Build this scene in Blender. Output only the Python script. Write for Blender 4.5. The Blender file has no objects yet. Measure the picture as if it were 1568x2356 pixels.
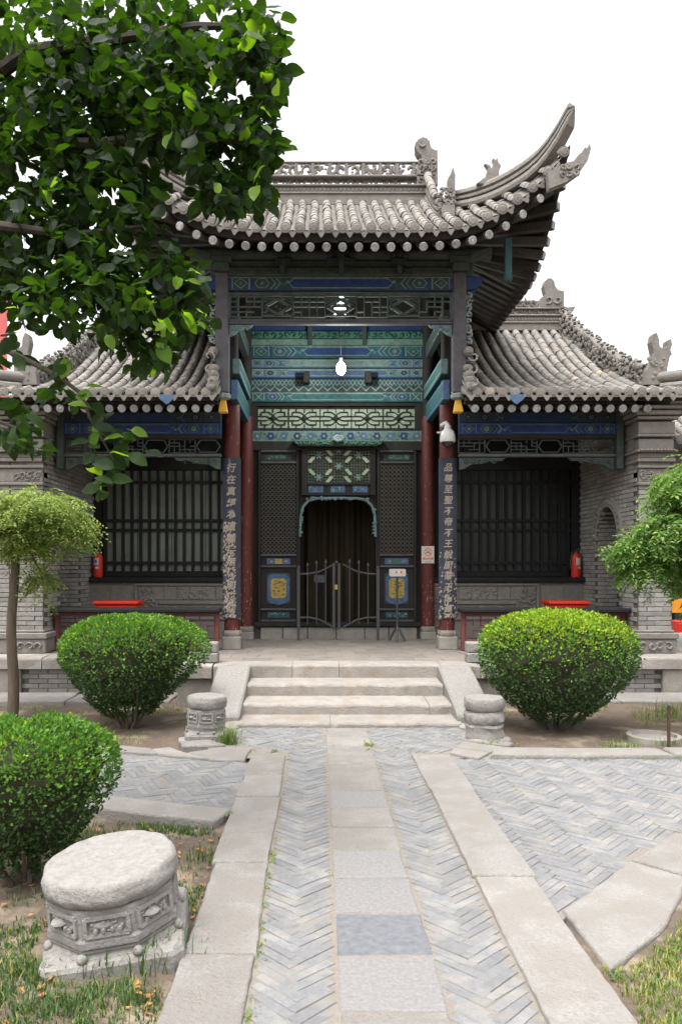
import bpy, bmesh, math, random
from mathutils import Vector, Matrix, Euler
R = random.Random(7)
rad = math.radians
SC = bpy.context.scene
COL = SC.collection
# ------------------------------------------------------------------ camera, sky, sun, exposure
EYE, FOC = 1.6, 1820.0            # eye height; focal length in units of a 2356-high picture
cd = bpy.data.cameras.new('camera'); cam = bpy.data.objects.new('camera', cd); COL.objects.link(cam)
cd.sensor_fit = 'VERTICAL'; cd.sensor_height = 36.0; cd.sensor_width = 24.0
cd.lens = 36.0 * FOC / 2356.0
cd.shift_x = 52 / 2356.0; cd.shift_y = 117 / 2356.0
cd.clip_start = 0.05; cd.clip_end = 1500
cam.location = (0, 0, EYE); cam.rotation_euler = (rad(90), 0, 0)
SC.camera = cam
SUN_EL, SUN_AZ = 72.0, 215.0      # degrees; azimuth measured clockwise from +Y
w = bpy.data.worlds.new('World'); SC.world = w; w.use_nodes = True
nt = w.node_tree; bg = nt.nodes['Background']
sky = nt.nodes.new('ShaderNodeTexSky'); sky.sky_type = 'NISHITA'; sky.sun_disc = False
sky.sun_elevation = rad(SUN_EL); sky.sun_rotation = rad(SUN_AZ)
sky.air_density = 1.0; sky.dust_density = 6.0; sky.ozone_density = 1.0
hs = nt.nodes.new('ShaderNodeHueSaturation'); hs.inputs['Saturation'].default_value = 0.12
nt.links.new(sky.outputs[0], hs.inputs['Color']); nt.links.new(hs.outputs[0], bg.inputs['Color'])
bg.inputs['Strength'].default_value = 0.15
sl = bpy.data.lights.new('sun', 'SUN'); sun = bpy.data.objects.new('sun', sl); COL.objects.link(sun)
sl.energy = 0.6; sl.angle = rad(30); sl.color = (1.0, 0.96, 0.9)
_d = Vector((math.sin(rad(SUN_AZ)) * math.cos(rad(SUN_EL)), math.cos(rad(SUN_AZ)) * math.cos(rad(SUN_EL)), math.sin(rad(SUN_EL))))
sun.rotation_euler = _d.to_track_quat('Z', 'Y').to_euler()
SC.view_settings.view_transform = 'Standard'; SC.view_settings.look = 'None'
SC.view_settings.gamma = 1.0; SC.view_settings.use_curve_mapping = False
SC.view_settings.exposure = 1.7
try:
    SC.cycles.max_bounces = 8; SC.cycles.diffuse_bounces = 4; SC.cycles.transmission_bounces = 4
    SC.cycles.use_denoising = True; SC.cycles.sample_clamp_indirect = 6
except Exception: pass

# ------------------------------------------------------------------ helpers
def PX(x, Y): return (x - 732.0) * Y / FOC
def PZ(y, Y): return EYE + (1295.0 - y) * Y / FOC
def P(x, y, Y): return Vector((PX(x, Y), Y, PZ(y, Y)))
def G(x, y, z=0.0):               # the ground point (height z) seen at that place
    Y = FOC * (EYE - z) / (y - 1295.0); return Vector((PX(x, Y), Y, z))
ORG = {}
def org(o): return ORG.get(o.name, Vector((0, 0, 0))) if o else Vector((0, 0, 0))

class MB:
    def __init__(s): s.v = []; s.f = []; s.m = []
    def add(s, vs, fs, m=0):
        b = len(s.v); s.v += [tuple(v) for v in vs]
        for f in fs: s.f.append([b + i for i in f]); s.m.append(m)
    def box(s, x0, x1, y0, y1, z0, z1, m=0):
        if x0 > x1: x0, x1 = x1, x0
        s.add([(x0,y0,z0),(x1,y0,z0),(x1,y1,z0),(x0,y1,z0),(x0,y0,z1),(x1,y0,z1),(x1,y1,z1),(x0,y1,z1)],
              [(0,3,2,1),(4,5,6,7),(0,1,5,4),(1,2,6,5),(2,3,7,6),(3,0,4,7)], m)
    def bar(s, p0, p1, wd, ht, m=0, up=(0,0,1)):
        p0, p1 = Vector(p0), Vector(p1); d = (p1 - p0).normalized(); u = Vector(up)
        a = d.cross(u)
        if a.length < 1e-5: a = d.cross(Vector((0,1,0)))
        a.normalize(); b = a.cross(d).normalized(); vs = []
        for p in (p0, p1):
            for i, j in ((-1,-1),(1,-1),(1,1),(-1,1)): vs.append(p + a * (i * wd / 2) + b * (j * ht / 2))
        s.add(vs, [(0,1,2,3),(7,6,5,4),(0,4,5,1),(1,5,6,2),(2,6,7,3),(3,7,4,0)], m)
    def tube(s, pts, rads, n=8, m=0, caps=True):
        pts = [Vector(p) for p in pts]
        if not isinstance(rads, (list, tuple)): rads = [rads] * len(pts)
        rings = []; ref = None
        for i, p in enumerate(pts):
            d = (pts[min(i+1, len(pts)-1)] - pts[max(i-1, 0)]).normalized()
            if ref is None:
                ref = d.orthogonal().normalized()
            a = (ref - d * ref.dot(d)); a = a.normalized() if a.length > 1e-6 else d.orthogonal().normalized()
            ref = a; b = d.cross(a)
            rings.append([p + (a * math.cos(2*math.pi*k/n) + b * math.sin(2*math.pi*k/n)) * rads[i] for k in range(n)])
        vs = [v for r in rings for v in r]; fs = []
        for i in range(len(pts) - 1):
            for k in range(n): fs.append((i*n+k, i*n+(k+1)%n, (i+1)*n+(k+1)%n, (i+1)*n+k))
        if caps: fs.append(tuple(reversed(range(n)))); fs.append(tuple((len(pts)-1)*n + k for k in range(n)))
        s.add(vs, fs, m)
    def lathe(s, cx, cy, prof, n=24, m=0, rot=0.0):       # prof: (radius, z)
        vs = []; fs = []
        for r, z in prof:
            for k in range(n):
                a = 2*math.pi*k/n + rot; vs.append((cx + r*math.cos(a), cy + r*math.sin(a), z))
        for i in range(len(prof)-1):
            for k in range(n): fs.append((i*n+k, i*n+(k+1)%n, (i+1)*n+(k+1)%n, (i+1)*n+k))
        fs.append(tuple(reversed(range(n)))); fs.append(tuple((len(prof)-1)*n+k for k in range(n)))
        s.add(vs, fs, m)
    def prism_xz(s, poly, y0, y1, m=0):                   # outline in XZ, given depth in Y
        n = len(poly)
        s.add([(x,y0,z) for x,z in poly] + [(x,y1,z) for x,z in poly],
              [tuple(range(n)), tuple(reversed(range(n,2*n)))] + [(i, n+i, n+(i+1)%n, (i+1)%n) for i in range(n)], m)
    def prism_yz(s, poly, x0, x1, m=0):
        n = len(poly)
        s.add([(x0,y,z) for y,z in poly] + [(x1,y,z) for y,z in poly],
              [tuple(range(n)), tuple(reversed(range(n,2*n)))] + [(i, n+i, n+(i+1)%n, (i+1)%n) for i in range(n)], m)
    def poly_xz(s, poly, y, m=0): s.add([(x,y,z) for x,z in poly], [tuple(range(len(poly)))], m)
    def slab(s, poly, z0, z1, ch=0.012, m=0, seg=0.12, jit=0.004, rr=R):   # flat stone with worn edges
        pts = []
        n = len(poly)
        for i in range(n):
            a, b = Vector(poly[i][:2]), Vector(poly[(i+1)%n][:2]); k = max(1, int((b-a).length / seg))
            for j in range(k): pts.append(a.lerp(b, j/k) + Vector((rr.uniform(-jit,jit), rr.uniform(-jit,jit))))
        c = sum(pts, Vector((0,0))) / len(pts); k = len(pts)
        def ring(ins, z): return [(*(p + (c-p).normalized()*ins), z) for p in pts]
        vs = ring(0, z0) + ring(0, z1-ch) + ring(ch*0.4, z1-ch*0.35) + ring(ch*1.3, z1)
        fs = []
        for r in range(3):
            for i in range(k): fs.append((r*k+i, r*k+(i+1)%k, (r+1)*k+(i+1)%k, (r+1)*k+i))
        fs.append(tuple(3*k+i for i in range(k)))
        s.add(vs, fs, m)
    def loaf(s, x0, x1, y0, y1, z0, z1, ch=0.02, seg=0.15, jit=0.004, m=0, rr=R):   # long block along X with worn front/top edges
        n = max(2, int((x1-x0)/seg)); sec = [(y0,z0),(y0,z1-ch),(y0+ch*.35,z1-ch*.35),(y0+ch,z1),(y1,z1),(y1,z0)]; k = len(sec)
        vs = []; fs = []
        for i in range(n+1):
            x = x0 + (x1-x0)*i/n; jy, jz = rr.uniform(-jit,jit), rr.uniform(-jit,jit)
            e = ch if i in (0, n) else 0
            for q, (y, z) in enumerate(sec):
                if q in (1,2,3): y += jy + e*.4; z += jz - e*.5
                vs.append((x, y, z))
        for i in range(n):
            for q in range(k): fs.append((i*k+q, (i+1)*k+q, (i+1)*k+(q+1)%k, i*k+(q+1)%k))
        fs.append(tuple(range(k))); fs.append(tuple(n*k+q for q in reversed(range(k))))
        s.add(vs, fs, m)
    def ball(s, c, rx, ry, rz, n=8, k=5, m=0):
        vs = [(c[0], c[1], c[2]-rz)]; fs = []
        for i in range(1, k):
            t = -math.pi/2 + math.pi*i/k
            for j in range(n):
                a = 2*math.pi*j/n; vs.append((c[0]+rx*math.cos(t)*math.cos(a), c[1]+ry*math.cos(t)*math.sin(a), c[2]+rz*math.sin(t)))
        vs.append((c[0], c[1], c[2]+rz)); L = len(vs)-1
        for j in range(n):
            fs.append((0, 1+(j+1)%n, 1+j)); fs.append((L, 1+(k-2)*n+j, 1+(k-2)*n+(j+1)%n))
            for i in range(k-2): fs.append((1+i*n+j, 1+i*n+(j+1)%n, 1+(i+1)*n+(j+1)%n, 1+(i+1)*n+j))
        s.add(vs, fs, m)
    def mesh(s, name, mats, smooth=False, bevel=0.0, off=Vector((0,0,0)), fix=False, seg=1):
        me = bpy.data.meshes.new(name)
        me.from_pydata([(v[0]-off[0], v[1]-off[1], v[2]-off[2]) for v in s.v], [], s.f)
        for mt in (mats if isinstance(mats, (list, tuple)) else [mats]): me.materials.append(mt)
        if len(me.materials) > 1: me.polygons.foreach_set('material_index', s.m)
        if bevel or fix:
            bm = bmesh.new(); bm.from_mesh(me)
            bmesh.ops.recalc_face_normals(bm, faces=bm.faces)
            if bevel:
                es = [e for e in bm.edges if len(e.link_faces) == 2 and e.calc_face_angle(0) > 0.5]
                bmesh.ops.bevel(bm, geom=es, offset=bevel, segments=seg, affect='EDGES', clamp_overlap=True)
            bm.to_mesh(me); bm.free()
        if smooth:
            me.polygons.foreach_set('use_smooth', [True]*len(me.polygons))
            try: me.set_sharp_from_angle(angle=rad(40))
            except Exception: pass
        me.update(); return me
    def build(s, name, mats, parent=None, local=False, kind=None, label=None, **kw):
        off = Vector((0,0,0)) if local else org(parent)
        o = bpy.data.objects.new(name, s.mesh(name, mats, off=off, **kw)); COL.objects.link(o)
        if parent: o.parent = parent
        ORG[o.name] = Vector(off)
        if kind: o['kind'] = kind
        if label: o['label'] = label
        return o

def tag(o, label, cat, group=None, kind=None):
    if label: o['label'] = label
    if cat: o['category'] = cat
    if group: o['group'] = group
    if kind: o['kind'] = kind
    return o
def thing(name, label, cat, loc=(0,0,0), group=None, rot=(0,0,0)):
    o = bpy.data.objects.new(name, None); COL.objects.link(o); o.empty_display_size = 0.2
    o.location = loc; o.rotation_euler = rot; ORG[o.name] = Vector(loc)
    return tag(o, label, cat, group)
def score(p):
    if p[1] < 0.3: return 1e6
    x = 732 + p[0]*FOC/p[1]; y = 1295 - (p[2]-EYE)*FOC/p[1]
    out = max(0, -x, x-1568, -y, y-2356)
    return p[1] + (1000 + out if out > 25 else 0)
def pieces(parent, name, meshes, items, limit=300, local=False):
    """items: (mesh index, location, rotation Matrix 3x3 or None, scale) -> single objects, the overflow joined as stuff"""
    off = Vector((0,0,0)) if local else org(parent)
    if not local: items = sorted(items, key=lambda t: score(t[1]))
    for mi, loc, rot, scl in items[:limit]:
        o = bpy.data.objects.new(name, meshes[mi]); COL.objects.link(o); o.parent = parent
        M = Matrix.Translation(Vector(loc) - off) @ (rot.to_4x4() if rot is not None else Matrix.Identity(4))
        sc = scl if isinstance(scl, (tuple, list, Vector)) else (scl, scl, scl)
        o.matrix_basis = M @ Matrix.Diagonal((*sc, 1))
    rest = items[limit:]
    if rest:
        b = MB()
        cache = [([v.co.copy() for v in me.vertices], [tuple(p.vertices) for p in me.polygons], [p.material_index for p in me.polygons]) for me in meshes]
        for mi, loc, rot, scl in rest:
            vs, fs, ms = cache[mi]; sc = scl if isinstance(scl, (tuple, list, Vector)) else (scl, scl, scl)
            q = len(b.v)
            for v in vs:
                u = Vector((v[0]*sc[0], v[1]*sc[1], v[2]*sc[2]))
                if rot is not None: u = rot @ u
                b.v.append(tuple(u + Vector(loc) - off))
            for f, mm in zip(fs, ms): b.f.append([q+i for i in f]); b.m.append(mm)
        b.build(name, list(meshes[0].materials), parent, local=True, kind='stuff')
def basis(yv, zv):
    y = Vector(yv).normalized(); x = y.cross(Vector(zv)).normalized(); z = x.cross(y)
    return Matrix((x, y, z)).transposed()

# ------------------------------------------------------------------ materials
def mat(name, c1, c2=None, rough=0.85, var=0.0, scale=6.0, bump=0.0, bscale=40.0, spec=0.3, c3=None, c3amt=0.0, c3scale=3.0, huev=0.0, metal=0.0, detail=6, stretch=None):
    m = bpy.data.materials.new(name); m.use_nodes = True; t = m.node_tree; N = t.nodes; L = t.links
    b = N['Principled BSDF']; b.inputs['Roughness'].default_value = rough; b.inputs['Metallic'].default_value = metal
    b.inputs['Specular IOR Level'].default_value = spec
    geo = N.new('ShaderNodeNewGeometry'); oi = N.new('ShaderNodeObjectInfo')
    pos = geo.outputs['Position']
    if stretch:
        mp = N.new('ShaderNodeMapping'); mp.inputs['Scale'].default_value = stretch; L.new(pos, mp.inputs['Vector']); pos = mp.outputs[0]
    def noise(sc, det=detail):
        n = N.new('ShaderNodeTexNoise'); n.inputs['Scale'].default_value = sc; n.inputs['Detail'].default_value = det
        n.inputs['Roughness'].default_value = 0.65; L.new(pos, n.inputs['Vector']); return n.outputs['Fac']
    def ramp(src, a, z):
        r = N.new('ShaderNodeMapRange'); r.inputs['From Min'].default_value = a; r.inputs['From Max'].default_value = z; r.clamp = True
        L.new(src, r.inputs['Value']); return r.outputs[0]
    def mix(f, a, bb):
        x = N.new('ShaderNodeMix'); x.data_type = 'RGBA'
        if isinstance(f, float): x.inputs[0].default_value = f
        else: L.new(f, x.inputs[0])
        for k, q in ((6, a), (7, bb)):
            if isinstance(q, tuple): x.inputs[k].default_value = (*q, 1)
            else: L.new(q, x.inputs[k])
        return x.outputs[2]
    col = mix(ramp(noise(scale), 0.3, 0.7), c1, c2 or tuple(0.8*q for q in c1))
    if c3: col = mix(ramp(noise(c3scale), 0.62 - c3amt*0.3, 0.70 - c3amt*0.2), col, c3)
    if var or huev:
        ad = N.new('ShaderNodeMath'); ad.operation = 'ADD'; L.new(geo.outputs['Random Per Island'], ad.inputs[0]); L.new(oi.outputs['Random'], ad.inputs[1])
        fr = N.new('ShaderNodeMath'); fr.operation = 'FRACT'; L.new(ad.outputs[0], fr.inputs[0])
        h = N.new('ShaderNodeHueSaturation'); L.new(col, h.inputs['Color'])
        mr = N.new('ShaderNodeMapRange'); mr.inputs['To Min'].default_value = 1-var; mr.inputs['To Max'].default_value = 1+var; L.new(fr.outputs[0], mr.inputs['Value'])
        L.new(mr.outputs[0], h.inputs['Value'])
        if huev:
            m7 = N.new('ShaderNodeMath'); m7.operation = 'MULTIPLY'; m7.inputs[1].default_value = 7.31; L.new(fr.outputs[0], m7.inputs[0])
            f7 = N.new('ShaderNodeMath'); f7.operation = 'FRACT'; L.new(m7.outputs[0], f7.inputs[0])
            m2 = N.new('ShaderNodeMapRange'); m2.inputs['To Min'].default_value = .5-huev; m2.inputs['To Max'].default_value = .5+huev; L.new(f7.outputs[0], m2.inputs['Value'])
            L.new(m2.outputs[0], h.inputs['Hue'])
            m3 = N.new('ShaderNodeMapRange'); m3.inputs['To Min'].default_value = .6; m3.inputs['To Max'].default_value = 1.4; L.new(f7.outputs[0], m3.inputs['Value'])
            L.new(m3.outputs[0], h.inputs['Saturation'])
        col = h.outputs[0]
    L.new(col, b.inputs['Base Color'])
    if bump:
        bp = N.new('ShaderNodeBump'); bp.inputs['Strength'].default_value = bump; bp.inputs['Distance'].default_value = 0.02
        L.new(noise(bscale, 8), bp.inputs['Height']); L.new(bp.outputs[0], b.inputs['Normal'])
    return m
def leafmat(name, ca, cb, trans=0.45, rough=0.5, tcol=None, spec=0.3):
    m = bpy.data.materials.new(name); m.use_nodes = True; t = m.node_tree; N = t.nodes; L = t.links
    b = N['Principled BSDF']; b.inputs['Roughness'].default_value = rough; b.inputs['Specular IOR Level'].default_value = spec
    geo = N.new('ShaderNodeNewGeometry'); oi = N.new('ShaderNodeObjectInfo')
    ad = N.new('ShaderNodeMath'); L.new(geo.outputs['Random Per Island'], ad.inputs[0]); L.new(oi.outputs['Random'], ad.inputs[1])
    fr = N.new('ShaderNodeMath'); fr.operation = 'FRACT'; L.new(ad.outputs[0], fr.inputs[0])
    x = N.new('ShaderNodeMix'); x.data_type = 'RGBA'; L.new(fr.outputs[0], x.inputs[0]); x.inputs[6].default_value = (*ca, 1); x.inputs[7].default_value = (*cb, 1)
    L.new(x.outputs[2], b.inputs['Base Color'])
    tr = N.new('ShaderNodeBsdfTranslucent'); h = N.new('ShaderNodeMix'); h.data_type = 'RGBA'; h.blend_type = 'MULTIPLY'; h.inputs[0].default_value = 1.0
    L.new(x.outputs[2], h.inputs[6]); h.inputs[7].default_value = (*(tcol or (2.6, 2.2, 1.0)), 1); L.new(h.outputs[2], tr.inputs[0])
    ms = N.new('ShaderNodeMixShader'); ms.inputs[0].default_value = trans
    L.new(b.outputs[0], ms.inputs[1]); L.new(tr.outputs[0], ms.inputs[2]); L.new(ms.outputs[0], N['Material Output'].inputs['Surface'])
    return m
def emis(name, c, s):
    m = bpy.data.materials.new(name); m.use_nodes = True; b = m.node_tree.nodes['Principled BSDF']
    b.inputs['Base Color'].default_value = (*c, 1); b.inputs['Emission Color'].default_value = (*c, 1); b.inputs['Emission Strength'].default_value = s; return m

M = {}
M['slab'] = mat('pale_path_stone', (.297,.281,.262), (.212,.20,.188), .9, var=.12, scale=60, bump=1.0, bscale=55, c3=(.225,.207,.188), c3amt=.75, c3scale=3.5)
M['slabblue'] = mat('mottled_blue_stone', (.215,.20,.184), (.128,.131,.14), .85, var=.06, scale=55, bump=.25, bscale=60)
M['slabdark'] = mat('blue_grey_stone', (.088,.095,.113), (.15,.149,.15), .85, var=.05, scale=26, bump=.25, bscale=60)
M['paver'] = mat('grey_paving_brick', (.142,.146,.157), (.192,.189,.185), .88, var=.12, scale=30, bump=.6, bscale=60, huev=.005, c3=(.212,.203,.19), c3amt=.5, c3scale=6)
M['mortar'] = mat('sandy_joint', (.225,.20,.168), (.165,.148,.125), .95, scale=30, bump=.5, bscale=120)
M['verdigris'] = mat('worn_verdigris', (.14,.20,.20), (.06,.10,.105), .8, scale=25)
M['tealdark'] = mat('dark_teal_wood', (.03,.08,.08), (.02,.05,.05), .8, scale=12)
M['soil'] = mat('dry_soil', (.14,.105,.078), (.085,.065,.05), .95, scale=5, bump=.7, bscale=50, c3=(.25,.20,.15), c3amt=.35, c3scale=2)
M['white_stone'] = mat('weathered_white_stone', (.262,.247,.23), (.185,.173,.16), .88, var=.05, scale=36, bump=.6, bscale=55, c3=(.17,.155,.135), c3amt=.1, c3scale=26)
M['step_stone'] = mat('worn_step_stone', (.315,.285,.255), (.225,.205,.185), .9, var=.06, scale=6, bump=.8, bscale=50, c3=(.25,.205,.155), c3amt=.2, c3scale=4)
M['plat'] = mat('platform_stone', (.27,.245,.215), (.185,.17,.15), .9, var=.1, scale=7, bump=.5, bscale=45)
M['floor'] = mat('porch_floor_brick', (.15,.127,.11), (.21,.186,.165), .8, var=.12, scale=5, bump=.2, bscale=50)
M['tile'] = mat('grey_roof_tile', (.222,.206,.187), (.155,.143,.128), .9, var=.16, scale=7, bump=.22, bscale=60, c3=(.33,.25,.175), c3amt=.04, c3scale=2.0)
M['pan'] = mat('roof_pan_tile', (.17,.158,.14), (.11,.104,.092), .95, scale=20, bump=.6, bscale=40)
M['carve'] = mat('carved_grey_brick', (.215,.199,.18), (.15,.139,.125), .95, var=.05, scale=12, bump=.45, bscale=50)
M['brick'] = mat('grey_wall_brick', (.27,.253,.233), (.19,.18,.168), .92, var=.18, scale=10, bump=.35, bscale=60, huev=.012)
M['joint'] = mat('wall_joint', (.11,.103,.095), (.075,.07,.065), .95, scale=20, bump=.3)
M['wood'] = mat('dark_weathered_wood', (.028,.024,.022), (.015,.013,.012), .75, spec=.2, var=.1, scale=8, bump=.2, bscale=50, stretch=(1,1,.2))
M['wood2'] = mat('brown_lattice_wood', (.075,.066,.055), (.045,.04,.034), .6, scale=10)
M['woodgrey'] = mat('grey_weathered_wood', (.09,.085,.092), (.05,.048,.055), .8, var=.1, scale=8, bump=.25, bscale=40)
M['woodgreen'] = mat('faded_green_wood', (.065,.083,.072), (.03,.039,.034), .85, var=.1, scale=12, bump=.35, bscale=50)
M['soffit'] = mat('soffit_board', (.05,.044,.04), (.03,.027,.025), .9, scale=10)
M['rafter'] = mat('rafter_wood', (.06,.052,.046), (.036,.032,.03), .85, var=.15, scale=10, bump=.2)
M['raftend'] = mat('painted_rafter_end', (.42,.41,.39), (.13,.135,.15), .8, var=.25, scale=24, bump=.2)
M['red'] = mat('red_lacquer', (.105,.020,.016), (.06,.013,.011), .55, scale=6, c3=(.32,.2,.16), c3amt=.0, c3scale=14, bump=.1, stretch=(2,2,.6))
M['redrail'] = mat('faded_red_wood', (.17,.05,.045), (.10,.035,.032), .75, scale=12, bump=.15)
M['blackrail'] = mat('black_painted_wood', (.013,.013,.014), (.02,.02,.021), .7, scale=10, bump=.1, spec=.15)
M['plaque'] = mat('dark_blue_board', (.036,.040,.062), (.022,.023,.032), .75, scale=7, bump=.2, c3=(.30,.25,.20), c3amt=.0, c3scale=5, stretch=(1,1,.35))
M['plaqueworn'] = mat('worn_board_patch', (.36,.295,.235), (.24,.195,.155), .9, scale=20, bump=.5)
M['letter'] = mat('faded_gold_lettering', (.28,.245,.195), (.20,.175,.14), .85, scale=40)
M['iron'] = mat('dark_iron', (.035,.035,.04), (.05,.048,.05), .55, scale=14, bump=.15, spec=.5)
M['blue'] = mat('blue_paint', (.022,.045,.15), (.012,.024,.07), .75, scale=12)
M['blue2'] = mat('light_blue_paint', (.075,.13,.23), (.04,.07,.12), .75, scale=14)
M['teal'] = mat('teal_paint', (.028,.105,.10), (.014,.052,.052), .75, scale=12)
M['green'] = mat('green_paint', (.06,.17,.115), (.04,.11,.075), .75, scale=12)
M['pale'] = mat('pale_green_paint', (.15,.22,.185), (.07,.11,.095), .8, scale=14)
M['chalk'] = mat('chalky_white_paint', (.25,.285,.275), (.11,.13,.13), .8, scale=16)
M['dim'] = mat('sooty_paint', (.04,.055,.055), (.025,.034,.036), .8, scale=12)
M['gold'] = mat('gold_paint', (.40,.28,.06), (.27,.18,.04), .6, scale=20)
M['yellow'] = mat('yellow_paint', (.65,.36,.05), (.5,.28,.04), .7, scale=10)
M['glass'] = mat('dusty_pane', (.21,.235,.20), (.13,.15,.13), .35, scale=3, spec=.5)
M['glassdark'] = mat('dark_pane', (.035,.038,.035), (.02,.022,.02), .3, scale=3, spec=.35)
M['silk'] = mat('pale_green_backing', (.30,.34,.25), (.2,.235,.175), .6, scale=4)
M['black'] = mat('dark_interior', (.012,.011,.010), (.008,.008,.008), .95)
M['curtain'] = mat('brown_curtain', (.030,.022,.009), (.014,.010,.005), .85, scale=8, stretch=(1,1,.2))
M['redplastic'] = mat('red_enamel', (.55,.035,.02), (.48,.03,.018), .4, scale=5)
M['orange'] = mat('orange_cloth', (.75,.30,.02), (.6,.23,.02), .8, scale=6)
M['whitepl'] = mat('white_plastic', (.48,.48,.47), (.40,.40,.39), .4, scale=6)
M['paper'] = mat('cream_sign', (.5,.48,.42), (.45,.43,.375), .6, scale=6)
M['signred'] = mat('red_print', (.6,.06,.04), (.5,.05,.04), .6)
M['signblue'] = mat('blue_print', (.04,.12,.42), (.04,.1,.36), .5)
M['pink'] = mat('pink_wall', (.50,.13,.12), (.42,.10,.10), .85, scale=3, bump=.1)
M['bark'] = mat('bark', (.13,.10,.075), (.07,.055,.042), .95, scale=14, bump=.8, bscale=30, stretch=(1,1,.25))
M['twig'] = mat('grey_twig', (.075,.062,.05), (.035,.03,.026), .9, scale=20, bump=.4)
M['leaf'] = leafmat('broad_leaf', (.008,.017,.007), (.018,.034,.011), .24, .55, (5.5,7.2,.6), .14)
M['leafbacklit'] = leafmat('backlit_broad_leaf', (.05,.10,.012), (.09,.15,.02), .5, .45, (4.0,4.2,.7), .25)  # sky backlight put into the colour, a brighter copy for rim leaves
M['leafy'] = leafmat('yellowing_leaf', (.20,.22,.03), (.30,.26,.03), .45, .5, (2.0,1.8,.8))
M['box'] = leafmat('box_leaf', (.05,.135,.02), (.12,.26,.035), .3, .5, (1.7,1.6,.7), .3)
M['boxdull'] = leafmat('box_leaf_dark', (.025,.06,.016), (.05,.105,.025), .25, .5, (1.7,1.6,.7), .3)
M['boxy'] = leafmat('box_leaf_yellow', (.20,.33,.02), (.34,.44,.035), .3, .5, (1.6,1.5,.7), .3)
M['locust'] = leafmat('locust_leaf', (.07,.15,.035), (.14,.25,.06), .35, .5, (1.8,1.7,.8))
M['locusty'] = leafmat('pale_locust_leaf', (.14,.22,.05), (.28,.34,.10), .35, .5, (1.6,1.5,.8))
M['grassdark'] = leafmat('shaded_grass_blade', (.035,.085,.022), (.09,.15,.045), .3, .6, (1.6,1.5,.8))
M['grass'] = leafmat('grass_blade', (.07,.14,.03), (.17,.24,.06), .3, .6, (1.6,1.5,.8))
M['grassy'] = leafmat('dry_grass_blade', (.22,.24,.05), (.36,.30,.11), .3, .7, (1.4,1.3,.8))
M['dead'] = leafmat('dead_leaf', (.30,.12,.035), (.42,.22,.08), .2, .8, (1.2,1.1,.8))
# ------------------------------------------------------------------ ground and paths
C0 = .29                                              # the building's middle
PLZ = .433                                            # height of the platform
def inpoly(p, poly):
    c = False; n = len(poly)
    for i in range(n):
        a, b = poly[i], poly[(i+1) % n]
        if (a[1] > p[1]) != (b[1] > p[1]) and p[0] < (b[0]-a[0])*(p[1]-a[1])/(b[1]-a[1]) + a[0]: c = not c
    return c
b = MB(); b.add([(-300,-300,-.09),(300,-300,-.09),(300,300,-.09),(-300,300,-.09)], [(0,1,2,3)])
b.build('ground', M['soil'], kind='structure')
# gently uneven garden soil near the camera, between the kerbs
def soilz(x, y): return -.045 + .012*math.sin(2.1*x+1.3*y) + .010*math.sin(4.7*x-3.1*y+1) + .032*min(1,max(0,((x-1.135)-(y-3.08)/1.03+.45)*6)) + (.010*min(1,max(0,(-.60-x)*14))*min(1,max(0,(4.9-y+(-.5-x)*.35)*5)))
b = MB(); nx, ny = 130, 80; xs = [-9+18*i/nx for i in range(nx+1)]; ys = [.3+9.5*j/ny for j in range(ny+1)]
b.add([(x, y, soilz(x, y)) for y in ys for x in xs], [(j*(nx+1)+i, j*(nx+1)+i+1, (j+1)*(nx+1)+i+1, (j+1)*(nx+1)+i) for j in range(ny) for i in range(nx)])
b.build('garden_bed', M['soil'], kind='structure', smooth=True)

path = MB()
path.add([(-.42,.8,-.0052),(.95,.8,-.0052),(.95,7.75,-.0052),(-.42,7.75,-.0052)], [(0,1,2,3)])
path.add([(-.95,6.5,-.0056),(-.42,6.5,-.0056),(-.42,7.75,-.0056),(-.95,7.75,-.0056)], [(0,1,2,3)])
path.add([(.95,6.5,-.0056),(1.55,6.5,-.0056),(1.55,7.75,-.0056),(.95,7.75,-.0056)], [(0,1,2,3)])
path = path.build('path', M['mortar'], kind='structure')
def brickmesh(L, wd, h, seed, mt, ch=.006):
    rr = random.Random(seed); m_ = MB()
    j = lambda: rr.uniform(-.004, .004)
    m_.slab([(-L/2+j(),-wd/2+j()),(L/2+j(),-wd/2+j()),(L/2+j(),wd/2+j()),(-L/2+j(),wd/2+j())], -h, 0, ch=ch, seg=L*.6, jit=.003, rr=rr)
    return m_.mesh('brick', mt)
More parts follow.
